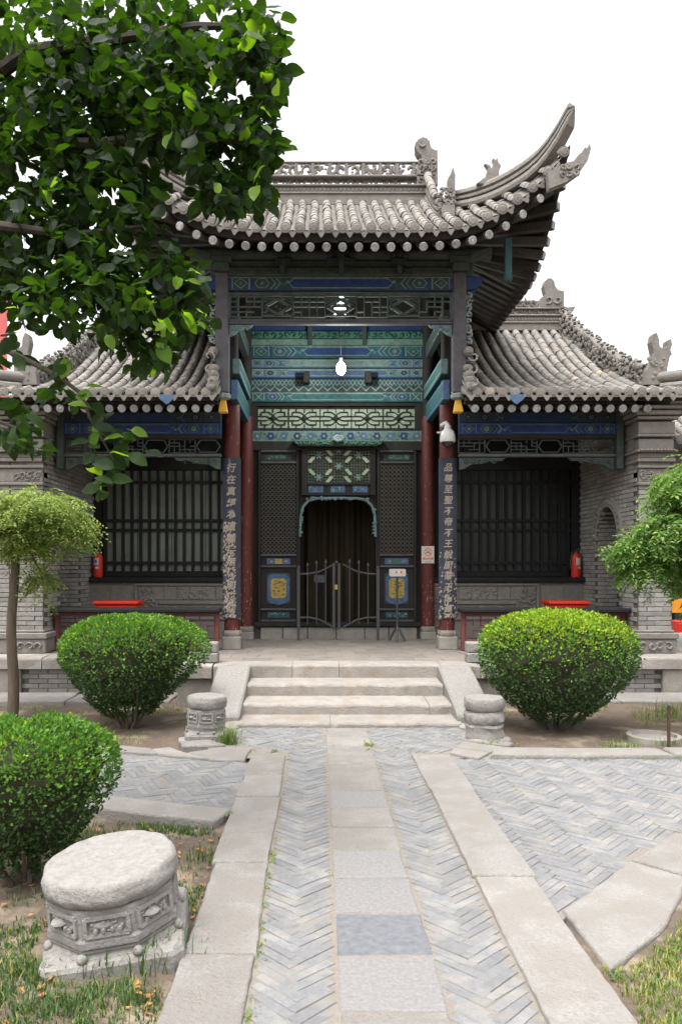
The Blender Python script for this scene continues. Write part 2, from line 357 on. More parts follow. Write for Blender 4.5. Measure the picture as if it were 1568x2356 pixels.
def herring(region, ang, L, wd, gap, jz=.0022, tilt=.5, rr=R, drop=.02):
    """bricks of a herringbone pattern whose middles lie inside region"""
    ca, sa = math.cos(ang), math.sin(ang); out = []
    d2 = Vector((1,1))/math.sqrt(2); d1 = Vector((1,-1))/math.sqrt(2)
    v1 = wd*(d2-d1); v2 = L*(d1+d2)
    xs = [p[0] for p in region]; ys = [p[1] for p in region]; cx, cy = sum(xs)/len(xs), sum(ys)/len(ys)
    ext = max(max(xs)-min(xs), max(ys)-min(ys))
    n1 = int(ext/v1.length)+8; n2 = int(ext/v2.length)+4
    for i in range(-n1, n1):
        for j in range(-n2, n2):
            A = v1*i + v2*j
            for which in (0, 1):
                if which == 0: c = A + -d1*(L/2) + d2*(wd/2); a = math.atan2(-d1.y, -d1.x)
                else: c = A + d2*(wd+L/2) - d1*(wd/2); a = math.atan2(d2.y, d2.x)
                p = Vector((c.x*ca - c.y*sa + cx, c.x*sa + c.y*ca + cy))
                if not inpoly(p, region) or rr.random() < drop: continue
                rot = Euler((rad(rr.uniform(-tilt,tilt)), rad(rr.uniform(-tilt,tilt)), a+ang+rad(rr.uniform(-1.5,1.5)))).to_matrix()
                out.append((rr.randrange(5), (p.x, p.y, rr.uniform(-jz, jz)), rot, 1.0))
    return out
BRK = [brickmesh(.211, .0462, .05, s, M['paver']) for s in range(5)]
# the two chevron strips of the middle path
items = []
for xc in (-.095, .622):
    L, wd = .205, .049; d2 = Vector((1,1))/math.sqrt(2); d1 = Vector((1,-1))/math.sqrt(2); k = 0; y = 1.6
    while y < 6.62:
        A = Vector((xc - wd/math.sqrt(2)/2, y))
        for c, a in ((A - d1*(L/2) + d2*(wd/2), math.atan2(-d1.y,-d1.x)), (A + d2*(wd+L/2) - d1*(wd/2), math.atan2(d2.y,d2.x))):
            if R.random() > .02:
                rot = Euler((rad(R.uniform(-.6,.6)), rad(R.uniform(-.6,.6)), a+rad(R.uniform(-2.5,2.5)))).to_matrix()
                items.append((R.randrange(5), (c.x+R.uniform(-.005,.005), c.y, -.001+R.uniform(-.003,.002)), rot, (R.uniform(.93,1.0), R.uniform(.92,1.04), 1)))
        y += wd*math.sqrt(2)
apron = [(-.93,7.62),(-.62,6.95),(-.245,6.62),(.07,6.62),(.07,7.66)]
apron2 = [(.47,7.66),(.47,6.62),(.80,6.62),(1.18,6.8),(1.50,7.35),(1.38,7.66)]
for reg in (apron, apron2):
    items += [(a, (p[0], p[1], p[2]-.001), r, (.97,1,1)) for a, p, r, s in herring(reg, rad(90), .205, .050, .004)]
pieces(path, 'brick', BRK, items, 300)
# slabs down the middle
ysl = [1695,1716,1758,1819.5,1857,1903,1955,2020.6,2100,2197,2326,2440,2600,2800]
yy = [7.66] + [FOC*EYE/(v-1295) for v in ysl]
for i in range(len(yy)-1):
    a, c = yy[i+1]+.006, yy[i]-.006; wob = R.uniform(-.008,.008)
    m_ = MB(); m_.slab([(.078,a),(.462+wob,a+R.uniform(-.008,.008)),(.462+wob,c),(.078,c+R.uniform(-.008,.008))], -.06, R.uniform(-.002,.004), ch=.008, seg=.1, jit=.004)
    mt = M['slabdark'] if i in (9,) else M['slabblue'] if i in (4,7,8,10) else M['slab']
    m_.build('slab', mt, path, label='blue grey slab' if i == 9 else None)
# border stones
for x0, x1, ysx in ((-.558,-.262,[1740,1786,1835,1987,2198,2500,2900]), (.785,1.094,[1737,1818,2019.6,2450,2900])):
    yb = [FOC*EYE/(v-1295) for v in ysx]
    for i in range(len(yb)-1):
        a, c = yb[i+1]+.005, yb[i]-.005; j = lambda: R.uniform(-.012,.012)
        m_ = MB(); m_.slab([(x0+j(),a+j()*.5),(x1+j(),a+j()*.5),(x1+j(),c+j()*.5),(x0+j(),c+j()*.5)], -.08, .012+R.uniform(-.003,.004), ch=.012, seg=.055, jit=.0035)
        m_.build('border_stone', M['slab'], path)
# ---- branch path on the right: herringbone field with kerb and big corner slabs
rp = MB(); reg_r = [(1.10,3.60),(1.155,3.677),(1.671,4.233),(2.094,4.697),(4.6,7.2),(5.5,7.2),(5.5,6.47),(1.149,6.47),(1.10,6.45)]
rp.add([(x,y,-.008) for x,y in reg_r], [tuple(range(len(reg_r)))])
rp = rp.build('branch_path', M['mortar'], kind='structure')
pieces(rp, 'brick', BRK, [(a, (p[0], p[1], p[2]-.004), r, s) for a, p, r, s in herring([(1.03,3.62),(1.16,3.60),(1.74,4.24),(2.16,4.69),(4.5,7.0),(5.3,7.0),(5.3,6.5),(1.03,6.5)], rad(4), .216, .0495, .004, drop=.012)], 300)
for q in ([(1.12,3.62),(1.66,4.21),(1.86,4.005),(1.74,3.79),(1.50,3.44),(1.135,3.08)], [(1.68,4.235),(2.10,4.67),(2.36,4.45),(2.22,4.30),(1.875,4.02)], [(2.115,4.69),(3.2,5.78),(3.5,5.52),(2.38,4.47)], [(3.22,5.80),(4.5,7.1),(4.8,6.85),(3.52,5.54)]):
    m_ = MB(); m_.slab(q, -.09, .014+R.uniform(-.004,.006), ch=.014, seg=.06, jit=.004); m_.build('corner_slab', M['slab'], rp)
kx = [1.40, 2.93, 4.2, 5.5]
for i in range(3):
    m_ = MB(); m_.slab([(kx[i],6.47),(kx[i+1]-.015,6.47),(kx[i+1]-.05,6.72),(kx[i]+(.09 if i==0 else .0),6.74)], -.09, .03, ch=.02, seg=.07, jit=.005); m_.build('kerb_stone', M['slab'], rp)
for q in ([(1.10,6.60),(1.30,6.42),(1.43,6.62),(1.16,6.79)], [(1.17,6.80),(1.44,6.64),(1.62,6.80),(1.28,7.03)], [(1.29,7.05),(1.64,6.83),(1.72,6.95),(1.40,7.2)]):
    m_ = MB(); m_.slab(q, -.06, .016+R.uniform(0,.006), ch=.012, seg=.12, jit=.006); m_.build('filler_stone', M['slab'], rp)
# ---- branch path on the left
lp = MB(); reg_l = [(-.56,5.10),(-.56,6.36),(-.816,6.43),(-1.71,6.77),(-3.4,7.4),(-3.4,6.1),(-1.48,5.42)]
lp.add([(x,y,-.008) for x,y in reg_l], [tuple(range(len(reg_l)))])
lp = lp.build('branch_path', M['mortar'], kind='structure')
pieces(lp, 'brick', BRK, [(a, (p[0], p[1], p[2]-.004), r, s) for a, p, r, s in herring([(-.50,5.04),(-.50,6.33),(-.8,6.38),(-3.3,7.25),(-3.3,6.02),(-1.48,5.37)], rad(-20), .216, .0495, .004, drop=.015)], 300)
dl = Vector((-.945,.327))
for t0, t1, o0, o1 in ((0,.95,0,.30),(.96,1.9,0,.30),(1.91,3.0,0,.30)):      # near edging
    a = Vector((-.56,5.10)); n_ = Vector((-.327,-.945))
    m_ = MB(); m_.slab([tuple(a+dl*t0), tuple(a+dl*t0+n_*.26), tuple(a+dl*t1+n_*.26), tuple(a+dl*t1)], -.09, .014, ch=.014, seg=.12, jit=.008); m_.build('edge_stone', M['slab'], lp)
for q in ([(-.60,6.38),(-.57,6.78),(-.76,6.86),(-1.10,6.62),(-.88,6.40)], [(-.89,6.41),(-1.11,6.62),(-1.28,6.80),(-1.42,6.74),(-1.32,6.56)], [(-1.33,6.57),(-1.43,6.75),(-2.3,7.12),(-2.4,6.93),(-1.6,6.62)],
          [(-.80,6.90),(-1.18,6.84),(-1.22,7.02),(-.98,7.12)], [(-.99,7.14),(-1.24,7.03),(-1.28,7.2),(-1.05,7.28)]):
    m_ = MB(); m_.slab(q, -.08, .014+R.uniform(0,.005), ch=.014, seg=.12, jit=.008); m_.build('edge_stone', M['slab'], lp)

# ------------------------------------------------------------------ stone platform and steps
pf = thing('stone_platform', 'raised stone platform carrying the whole hall', 'platform', (C0, 9.8, 0)); pf['kind'] = 'structure'
b = MB(); b.box(-1.62, 2.20, 9.30, 13.9, -.1, PLZ-.012); b.box(-6.2, 6.8, 10.12, 13.95, -.1, PLZ-.013); b.build('core', M['plat'], pf)
X0, X1 = -.83, 1.357
for a, c in ((-1.64,-1.22),(-1.20,-.30),(-.295,.235),(.24,1.40),(1.405,1.85),(1.86,2.22)):
    m_ = MB(); m_.loaf(a, c, 9.05, 9.42, PLZ-.155, PLZ, ch=.02, seg=.14, jit=.004); m_.build('edge_stone', M['step_stone'], pf)
for a, c in ((-1.62,-.9),(-.89,-.2),(-.19,.8),(.81,1.4),(1.41,2.2)):
    m_ = MB(); m_.loaf(a, c, 9.09, 9.5, -.1, PLZ-.16, ch=.015, seg=.2, jit=.004); m_.build('edge_stone', M['plat'], pf)
for s in (1, -1):                                    # wing platform fronts: long edge stones over brickwork and a corner post
    mx = lambda x: C0 + s*(x-C0)
    for a, c in ((2.24,3.2),(3.21,4.0),(4.01,4.72),(4.74,5.6),(5.62,6.6)):
        m_ = MB(); u, v = sorted((mx(a), mx(c))); m_.loaf(u, v, 9.80, 10.2, PLZ-.15, PLZ, ch=.03, seg=.15, jit=.008); m_.build('edge_stone', M['step_stone'] if c == 4.72 else M['plat'], pf)
    m_ = MB(); u, v = sorted((mx(4.28), mx(4.70))); m_.box(u, v, 9.83, 10.15, -.1, PLZ-.155); m_.build('corner_post', M['plat'], pf, bevel=.02)
    m_ = MB(); u, v = sorted((mx(2.2), mx(6.6))); m_.box(u, v, 9.9, 10.15, -.1, PLZ-.155); m_.build('backing', M['joint'], pf)
    bm_ = [None]*3
    for q in range(3):
        k = MB(); k.box(-.118,.118,0,.04,-.027,.027); bm_[q] = k.mesh('brick', M['brick'], bevel=.004)
    its = []
    for r_ in range(5):
        x = 2.24 + (r_ % 2)*.12
        while x < 4.1: its.append((R.randrange(3), (mx(x+.12), 9.885+R.uniform(-.004,.006), .0+r_*.06), None, 1)); x += .245
    pieces(pf, 'brick', bm_, its, 150)
    for a, c in ((2.3,3.5),(3.52,4.6),(4.62,6.5)):
        m_ = MB(); u, v = sorted((mx(a), mx(c))); m_.slab([(u,9.15),(v,9.15),(v,9.78),(u,9.78)], -.08, .0, ch=.015, seg=.2, jit=.006); m_.build('apron_stone', M['slab'], pf)
# porch floor bricks
fb = []
k = MB(); k.slab([(-.17,-.17),(.17,-.17),(.17,.17),(-.17,.17)], -.03, 0, ch=.004, seg=.2, jit=.002); fb.append(k.mesh('paver', M['floor']))
its = []
for i in range(-6, 7):
    for j in range(8): its.append((0, (C0+i*.345+(j%2)*.17, 9.62+j*.345, PLZ-.006+R.uniform(-.002,.002)), None, 1))
its = [t for t in its if -1.5 < t[1][0] < 2.1]
for s in (1,-1):
    for i in range(7):
        for j in range(6): its.append((0, (C0+s*(2.35+i*.345), 10.4+j*.345, PLZ-.006), None, 1))
pieces(pf, 'paver', fb, its, 300)

st = thing('stone_steps', 'worn stone steps between two sloping cheek stones', 'steps', (C0, 8.3, 0))
for y0, y1, z0, z1, xa, xb in ((7.68,8.14,-.05,.05,-.90,1.40),(8.083,8.64,.0,.157,X0-.03,X1+.03),(8.583,9.10,.1,.284,X0,X1)):
    cuts = {.05: [xa, .12, xb], .157: [xa, xb-.25, xb], .284: [xa, xb]}[z1]
    for a, c in zip(cuts, cuts[1:]):
        m_ = MB(); m_.loaf(a, c-.004, y0, y1, z0, z1, ch=.026, seg=.09, jit=.007); m_.build('step', M['step_stone'], st)
for s in (1, -1):
    mx = lambda x: C0 + s*(x-C0 + (0 if s > 0 else -.01))
    u, v = sorted((mx(1.362), mx(1.735)))
    m_ = MB(); prof = [(7.76,-.1),(7.76,.10),(7.80,.125),(9.02,PLZ-.0056),(9.06,PLZ-.01),(9.06,-.1)]
    m_.prism_yz(prof, u, v); m_.build('cheek_stone', M['white_stone'], st, bevel=.018, fix=True)
    m_ = MB(); m_.box(u, v, 7.60, 7.752, -.1, .03); m_.build('footing_stone', M['plat'], st, bevel=.02)
# ------------------------------------------------------------------ ornament helpers
PAL = ['blue','blue2','teal','green','pale','chalk','dim','gold','wood']
PI_ = {k: i for i, k in enumerate(PAL)}
PALM = [M[k] for k in PAL]
def ngon(cx, cz, rx, rz, n, rot=0): return [(cx+rx*math.cos(2*math.pi*i/n+rot), cz+rz*math.sin(2*math.pi*i/n+rot)) for i in range(n)]
def band(parent, x0, x1, z0, z1, y, base='teal', line='chalk', mid='blue', deco='blue2', dark='dim', name='painted_panel', motif=True, flip=1):
    """painted decoration of a beam face: stripes, lozenge, rosette, chevrons and a long middle field, each sheet 2 mm proud"""
    m_ = MB(); h = z1-z0; W = x1-x0; zc = (z0+z1)/2; c = (x0+x1)/2
    f = lambda poly, l, k: m_.poly_xz(poly, y - .002*l, PI_[k])
    f([(x0,z0),(x1,z0),(x1,z1),(x0,z1)], 1, base)
    f([(x0,z1-.1*h),(x1,z1-.1*h),(x1,z1-.02*h),(x0,z1-.02*h)], 2, line); f([(x0,z0+.02*h),(x1,z0+.02*h),(x1,z0+.08*h),(x0,z0+.08*h)], 2, mid)
    for s in (-1, 1):
        X = lambda d: (x0+d if s < 0 else x1-d)
        def rect(a, bb, k, l=2, q=.08): f([(X(a),z0+q*h),(X(bb),z0+q*h),(X(bb),z1-q*h),(X(a),z1-q*h)], l, k)
        e = min(1.15*h, W*.13)
        rect(.0, .16*e, mid); rect(.2*e, .28*e, line)
        a0 = .28*e; cxx = a0+.5*e
        if motif:
            f(ngon(X(cxx), zc, .46*e, .42*h, 4), 3, line); f(ngon(X(cxx), zc, .36*e, .32*h, 4), 4, dark); f(ngon(X(cxx), zc, .16*e, .16*h, 8), 5, deco); f(ngon(X(cxx), zc, .06*e, .07*h, 6), 6, line)
        else:
            for t in (-1,1): f([(X(a0+.08*e),zc+t*.4*h),(X(a0+.2*e),zc+t*.4*h),(X(a0+.92*e),zc-t*.4*h),(X(a0+.8*e),zc-t*.4*h)], 3+ (t>0), line)
        rect(a0+e, a0+1.1*e, line); rect(a0+1.14*e, a0+1.32*e, mid)
        r0 = a0+1.32*e
        f(ngon(X(r0+.55*e), zc, .5*e, .42*h, 6), 3, line); f(ngon(X(r0+.55*e), zc, .42*e, .35*h, 6), 4, dark); f(ngon(X(r0+.55*e), zc, .22*e, .24*h, 7, .3), 5, deco); f(ngon(X(r0+.55*e), zc, .09*e, .1*h, 6), 6, line)
        for q, k in ((1.05,line),(1.2,mid),(1.35,line),(1.45,deco)):
            f([(X(r0+q*e),z0+.08*h),(X(r0+(q+.10)*e),z0+.08*h),(X(r0+(q+.42)*e),zc),(X(r0+(q+.10)*e),z1-.08*h),(X(r0+q*e),z1-.08*h),(X(r0+(q+.32)*e),zc)], 3, k)
        for q in (.12, .30):
            f(ngon(X(r0+1.9*e+q*e), zc + (q-.2)*h, .13*e, .12*h, 7), 4, deco if q < .2 else line)
        r1 = r0+2.25*e
    xa, xb = x0+r1, x1-r1
    if xb > xa+.05:
        f([(xa,zc),(xa+.3*e,z0+.12*h),(xb-.3*e,z0+.12*h),(xb,zc),(xb-.3*e,z1-.12*h),(xa+.3*e,z1-.12*h)], 3, line)
        f([(xa+.06*e,zc),(xa+.34*e,z0+.2*h),(xb-.34*e,z0+.2*h),(xb-.06*e,zc),(xb-.34*e,z1-.2*h),(xa+.34*e,z1-.2*h)], 4, mid)
    return m_.build(name, PALM, parent)
def scrolls(mb, x0, x1, z0, z1, y, n, r, rr=R, m=0, wire=.4, axis='x', k=None):
    """carved cloud scrolls standing proud of a face"""
    W, H = x1-x0, z1-z0; step = W/n
    for i in range(n):
        for row in range(max(1, int(H/step+.3))):
            rows = max(1, int(H/step+.3)); cx = x0+step*(i+.5)+rr.uniform(-.1,.1)*step; cz = z0+H*(row+.5)/rows
            a0 = rr.uniform(0, 6.28); sg = rr.choice((-1,1)); pts = []
            Rm = min(step, H/rows)*.5
            for t in range(8):
                q = t/7; a = a0+sg*q*5.2; ra = Rm*(1-.72*q)
                pts.append((cx+ra*math.cos(a), y-rr.uniform(0,.01), cz+ra*math.sin(a)))
            mb.tube(pts, [r*(.7+.5*math.sin(math.pi*t/7)) for t in range(8)], n=5, m=m)
def leafrelief(mb, x0, x1, z0, z1, y, n, r, rr=R, m=0):
    for i in range(n):
        cx, cz = rr.uniform(x0, x1), rr.uniform(z0, z1)
        mb.ball((cx, y, cz), r*rr.uniform(.6,1.4), r*.5, r*rr.uniform(.5,1.2), 6, 4, m)
def fretbars(mb, x0, x1, z0, z1, y, nx, nz, t, d, rr, skip=.28, m=0):
    """chinese fret: a grid of bars with pieces left out"""
    gx = (x1-x0)/nx; gz = (z1-z0)/nz
    for i in range(nx+1):
        for j in range(nz):
            if i in (0,nx) or rr.random() > skip: mb.box(x0+i*gx-t/2, x0+i*gx+t/2, y, y+d, z0+j*gz, z0+(j+1)*gz, m)
    for j in range(nz+1):
        for i in range(nx):
            if j in (0,nz) or rr.random() > skip: mb.box(x0+i*gx, x0+(i+1)*gx, y+.0012, y+d-.0012, z0+j*gz-t/2, z0+j*gz+t/2, m)

# ------------------------------------------------------------------ tiles
def barrel(L=.21, r=.056, n=7):
    m_ = MB(); ro, ri = r*1.05, r*.93; vs = []
    for yv, q in ((0,ro),(L,ri)):
        for k in range(n+1):
            a = math.pi*k/n; vs.append((-q*math.cos(a), yv, q*math.sin(a)))
    fs = [(k, n+1+k, n+2+k, k+1) for k in range(n)] + [tuple(range(n+1))]
    m_.add(vs, fs); return m_.mesh('barrel_tile', M['tile'], smooth=True)
TILE = [barrel()]
def endmesh():
    m_ = MB(); n = 10; r = .062
    m_.add([(r*math.cos(2*math.pi*k/n), -.012, r*math.sin(2*math.pi*k/n)) for k in range(n)] + [(r*math.cos(2*math.pi*k/n), .03, r*math.sin(2*math.pi*k/n)) for k in range(n)],
           [tuple(range(n))] + [(k, n+k, n+(k+1)%n, (k+1)%n) for k in range(n)])
    m_.add([(.036*math.cos(2*math.pi*k/8), -.019, .036*math.sin(2*math.pi*k/8)) for k in range(8)] + [(.046*math.cos(2*math.pi*k/8), -.0125, .046*math.sin(2*math.pi*k/8)) for k in range(8)],
           [tuple(range(8))] + [(k, 8+k, 8+(k+1)%8, (k+1)%8) for k in range(8)])
    return m_.mesh('end_tile', M['tile'], fix=True)
def dripmesh():
    m_ = MB(); pl = [(-.058,.02),(-.052,-.02),(-.03,-.035),(-.022,-.055),(0,-.078),(.022,-.055),(.03,-.035),(.052,-.02),(.058,.02),(.03,.0),(0,-.008),(-.03,.0)]
    m_.prism_xz(pl, -.01, .012); return m_.mesh('drip_tile', M['tile'])
ENDT, DRIP = [endmesh()], [dripmesh()]
def tilerun(f, pts, out, L=.2):
    """barrel tiles along a polyline on the roof, from the eave upwards"""
    acc = 0; i = 0; segs = []
    tot = [0]
    for a, c in zip(pts, pts[1:]): tot.append(tot[-1] + (c-a).length)
    def at(d):
        for k in range(len(pts)-1):
            if d <= tot[k+1] or k == len(pts)-2: return pts[k].lerp(pts[k+1], (d-tot[k])/max(1e-6, tot[k+1]-tot[k]))
    d = 0
    while d < tot[-1]-.06:
        a, c = at(d), at(min(d+L, tot[-1])); v = (c-a)
        nrm = Vector((0,0,1)) if abs(v.normalized().z) < .95 else Vector((0,-1,0))
        j = R.uniform(-.006,.006)
        out.append((0, a+Vector((j,0,R.uniform(-.003,.003))), basis(v+Vector((R.uniform(-.006,.006),0,0)), nrm), (R.uniform(.94,1.06), min(1.08,v.length/.2+.04), R.uniform(.94,1.05)))); d += L

# ------------------------------------------------------------------ the porch pavilion
pv = thing('porch_pavilion', 'tall painted timber porch with a steep upswept grey tiled roof and open front', 'pavilion', (C0, 11.2, PLZ))
YB, YC, YK, YW = 10.3, 10.8, 12.2, 12.3       # hanging-post plane, front columns, back columns, back wall
HW, HIP, YR = 2.64, 1.46, 11.4
def Ye(x): return 9.45 - .25*min(1.05, abs(x-C0)/HW)**3
def prof_(d): d = max(0, d); return .55*d + .0375*d*d
def g3(t): return max(0, (t-.3)/.7)**3
def g2(t): return max(0, (t-.3)/.7)**2
def rz(x, y):
    tx = abs(x-C0)/HW; yy = y if y <= YR else min(YR, 2*YR+.9-y)
    dF = yy - Ye(x); dS = HW - abs(x-C0)
    ty = 1 - max(0, dF)/HW
    lift = .9*min(g3(tx), g2(ty)) if y <= YR else 0
    return 5.58 + prof_(min(dF, dS + .0) if abs(x-C0) > HIP else dF) + lift
def ytop(x):
    a = abs(x-C0)
    if a <= HIP: return YR
    return Ye(x) + max(.02, (HW-a)*1.0)
# pan sheet
roof = MB(); n = 62; ny = 12
for i in range(n+1):
    x = C0-HW + 2*HW*i/n; zoff = -.03 if i % 2 else -.005
    for j in range(ny+1):
        y = Ye(x) + (ytop(x)-Ye(x))*j/ny; roof.v.append((x, y, rz(x,y)+zoff))
for i in range(n):
    for j in range(ny): roof.f.append([i*(ny+1)+j, (i+1)*(ny+1)+j, (i+1)*(ny+1)+j+1, i*(ny+1)+j+1]); roof.m.append(0)
roof = roof.build('roof', M['pan'], pv)
items = []; ends = []; drips = []
N = 31
for i in range(N):
    x = C0 + (i-(N-1)/2)*(2*HW-.16)/(N-1); y0, y1 = Ye(x)-.02, ytop(x)
    if y1-y0 > .05:
        pts = [Vector((x, y0+(y1-y0)*j/8, rz(x, y0+(y1-y0)*j/8)+.002)) for j in range(9)]; tilerun(rz, pts, items)
    sl_ = math.atan((rz(x+.05,y0)-rz(x-.05,y0))/.1); rot = Euler((rad(8), -sl_, 0)).to_matrix()
    ends.append((0, (x, y0-.012, rz(x,y0)+.01), rot, 1))
    xm = x + (HW*2-.16)/(N-1)/2
    if i < N-1: drips.append((0, (xm, Ye(xm)-.02, rz(xm, Ye(xm))-.025), rot, 1))
pieces(roof, 'barrel_tile', TILE, items, 300); pieces(roof, 'end_tile', ENDT, ends); pieces(roof, 'drip_tile', DRIP, drips)
# side and back slopes, gables
sd = MB()
for s in (1, -1):
    vs = []; ny2, nx2 = 28, 5
    for j in range(ny2+1):
        y = 9.21 + (2*(YR-9.21)+.9)*j/ny2; yy = y if y <= YR else min(YR, 2*YR+.9-y)
        w_ = max(.01, min(HW-HIP, yy-9.20))
        for i in range(nx2+1): x = C0+s*(HW-w_*i/nx2); vs.append((x, y, rz(x,y)-.008))
    sd.add(vs, [(j*(nx2+1)+i, j*(nx2+1)+i+1, (j+1)*(nx2+1)+i+1, (j+1)*(nx2+1)+i) for j in range(ny2) for i in range(nx2)])
    sd.add([(C0+s*(HIP-.02), 10.38, 6.2),(C0+s*(HIP-.02), 2*YR+.9-10.38, 6.2),(C0+s*(HIP-.02), YR+.9, 6.8),(C0+s*(HIP-.02), YR, 6.8)], [(0,1,2,3)])
vs = []
for i in range(25):
    x = C0-HW+2*HW*i/24
    for j in range(7): y = 2*YR+.9-(Ye(x)+(ytop(x)-Ye(x))*j/6); vs.append((x,y,rz(x,y)-.01))
sd.add(vs, [(i*7+j, (i+1)*7+j, (i+1)*7+j+1, i*7+j+1) for i in range(24) for j in range(6)])
sd.build('roof_slope', M['tile'], pv, smooth=True)
# soffit
so = MB(); vs = []; n1, n2 = 44, 22
for i in range(n1+1):
    x = C0-HW+.04+(2*HW-.08)*i/n1
    for j in range(n2+1):
        y0 = Ye(x)+.03; y = y0+(2*YR+.9-2*y0)*j/n2; vs.append((x, y, rz(x,y)-.10))
so.add(vs, [(i*(n2+1)+j, i*(n2+1)+j+1, (i+1)*(n2+1)+j+1, (i+1)*(n2+1)+j) for i in range(n1) for j in range(n2)])
so.build('soffit', M['soffit'], pv)
# eave boards
eb = MB(); pts = [(C0-HW+2*HW*i/40) for i in range(41)]
for a, c in zip(pts, pts[1:]):
    q = [(a,Ye(a)+.01,rz(a,Ye(a))-.035),(c,Ye(c)+.01,rz(c,Ye(c))-.035),(c,Ye(c)+.045,rz(c,Ye(c))-.115),(a,Ye(a)+.045,rz(a,Ye(a))-.115)]
    eb.add(q + [(p[0],p[1]+.05,p[2]) for p in q], [(0,1,2,3),(4,7,6,5),(3,2,6,7),(0,4,5,1)])
eb.build('eave_board', M['wood'], pv)
for s in (1,-1):
    m_ = MB(); ysl_ = [9.22+(2*YR+.9-2*9.22)*i/30 for i in range(31)]
    for a, c in zip(ysl_, ysl_[1:]):
        xx = C0+s*HW; q = [(xx,a,rz(xx,a)-.02),(xx,c,rz(xx,c)-.02),(xx-s*.03,c,rz(xx,c)-.11),(xx-s*.03,a,rz(xx,a)-.11)]
        m_.add(q + [(p[0]-s*.05,p[1],p[2]) for p in q], [(0,1,2,3),(4,7,6,5),(3,2,6,7),(0,4,5,1)])
    m_.build('eave_board', M['wood'], pv)
# rafters with painted round ends
def rafter(p0, p1, r, parent, sq=False):
    m_ = MB(); d = (Vector(p1)-Vector(p0)).normalized()
    if sq: m_.bar(p0, p1, r*1.8, r*1.8); 
    else: m_.tube([p0, p1], r, n=9)
    o = m_.build('rafter', M['rafter'], parent)
    e = MB(); p1 = Vector(p1); 
    if sq: e.bar(p1+d*.001, p1+d*.012, r*1.6, r*1.6)
    else: e.tube([p1+d*.001, p1+d*.010], [r*1.0, r*.9], n=10)
    e.build('rafter_end', M['raftend'], o); return o
for i in range(27):
    x = C0 + (i-13)*.193; a = x-C0; xin = C0+math.copysign(min(abs(a), 1.35+.25*(abs(a)-1.35)) if abs(a) > 1.35 else abs(a), a)
    yo = Ye(x)+.02; z1 = rz(x, Ye(x))-.20
    if abs(a) > 2.52: continue
    yi = 10.9; rafter((xin, yi, max(rz(C0, yi)-.30, 5.9) if abs(a) < 1.4 else 6.0), (x, yo, z1), .052, pv)
for s in (1,-1):
    for i in range(23):
        y = 9.42+i*.205; yi = 10.4+max(0, min(1.9,(y-9.4)*.62)) if y < 11 else y
        xo = C0+s*(HW-.02); rafter((C0+s*1.5, yi, 5.98), (xo, y, rz(xo,y)-.19), .055, pv, sq=True)
# corner beams with dragon heads
for s in (1,-1):
    m_ = MB(); mx = lambda x: C0+s*x
    m_.bar((mx(1.45),10.35,5.74), (mx(2.46),9.36,rz(mx(2.46),9.36)-.26), .12, .14); cb = m_.build('corner_beam', M['woodgreen'], pv, bevel=.01)
    hd = MB(); pl = [(2.42,5.98),(2.62,6.06),(2.76,6.16),(2.86,6.30),(2.90,6.44),(2.885,6.50),(2.86,6.44),(2.83,6.46),(2.81,6.40),(2.76,6.38),(2.70,6.30),(2.62,6.28),(2.50,6.22),(2.40,6.16)]
    hd.prism_xz([(mx(x-.04), z-.05) for x, z in pl], 9.15, 9.27); 
    scrolls(hd, *sorted((mx(2.5),mx(2.72))), 6.06, 6.22, 9.15, 3, .016)
    hd.build('dragon_head', M['carve'], cb, bevel=.012, fix=True)
    dp = MB(); dp.box(*sorted((mx(2.02),mx(2.10))), 9.78, 9.86, 5.16, 5.62); dp.ball((mx(2.06), 9.82, 5.14), .055,.055,.06,10,6); dp.build('hanging_peg', M['tealdark'], pv)
# hip ridges: stacked courses with an upturned tip
def ridgepath(mb, pts, wds, hts, m=0):
    pts = [Vector(p) for p in pts]; rings = []
    for i, p in enumerate(pts):
        d = pts[min(i+1,len(pts)-1)]-pts[max(i-1,0)]; a = Vector((d.y,-d.x,0)).normalized(); w_, h_ = wds[i], hts[i]
        sec = [(-.5,0),(-.56,.14),(-.5,.3),(-.24,.33),(-.24,.40),(-.46,.43),(-.46,.56),(-.22,.60),(-.22,.66),(-.42,.72),(-.38,.88),(-.18,1.0),(.18,1.0),(.38,.88),(.42,.72),(.22,.66),(.22,.60),(.46,.56),(.46,.43),(.24,.40),(.24,.33),(.5,.3),(.56,.14),(.5,0)]
        rings.append([p+a*(u*w_)+Vector((0,0,v*h_)) for u,v in sec])
    k = len(rings[0]); vs = [v for r in rings for v in r]; fs = []
    for i in range(len(pts)-1):
        for q in range(k): fs.append((i*k+q,(i+1)*k+q,(i+1)*k+(q+1)%k,i*k+(q+1)%k))
    fs.append(tuple(range(k))); fs.append(tuple((len(pts)-1)*k+q for q in reversed(range(k)))); mb.add(vs, fs, m)
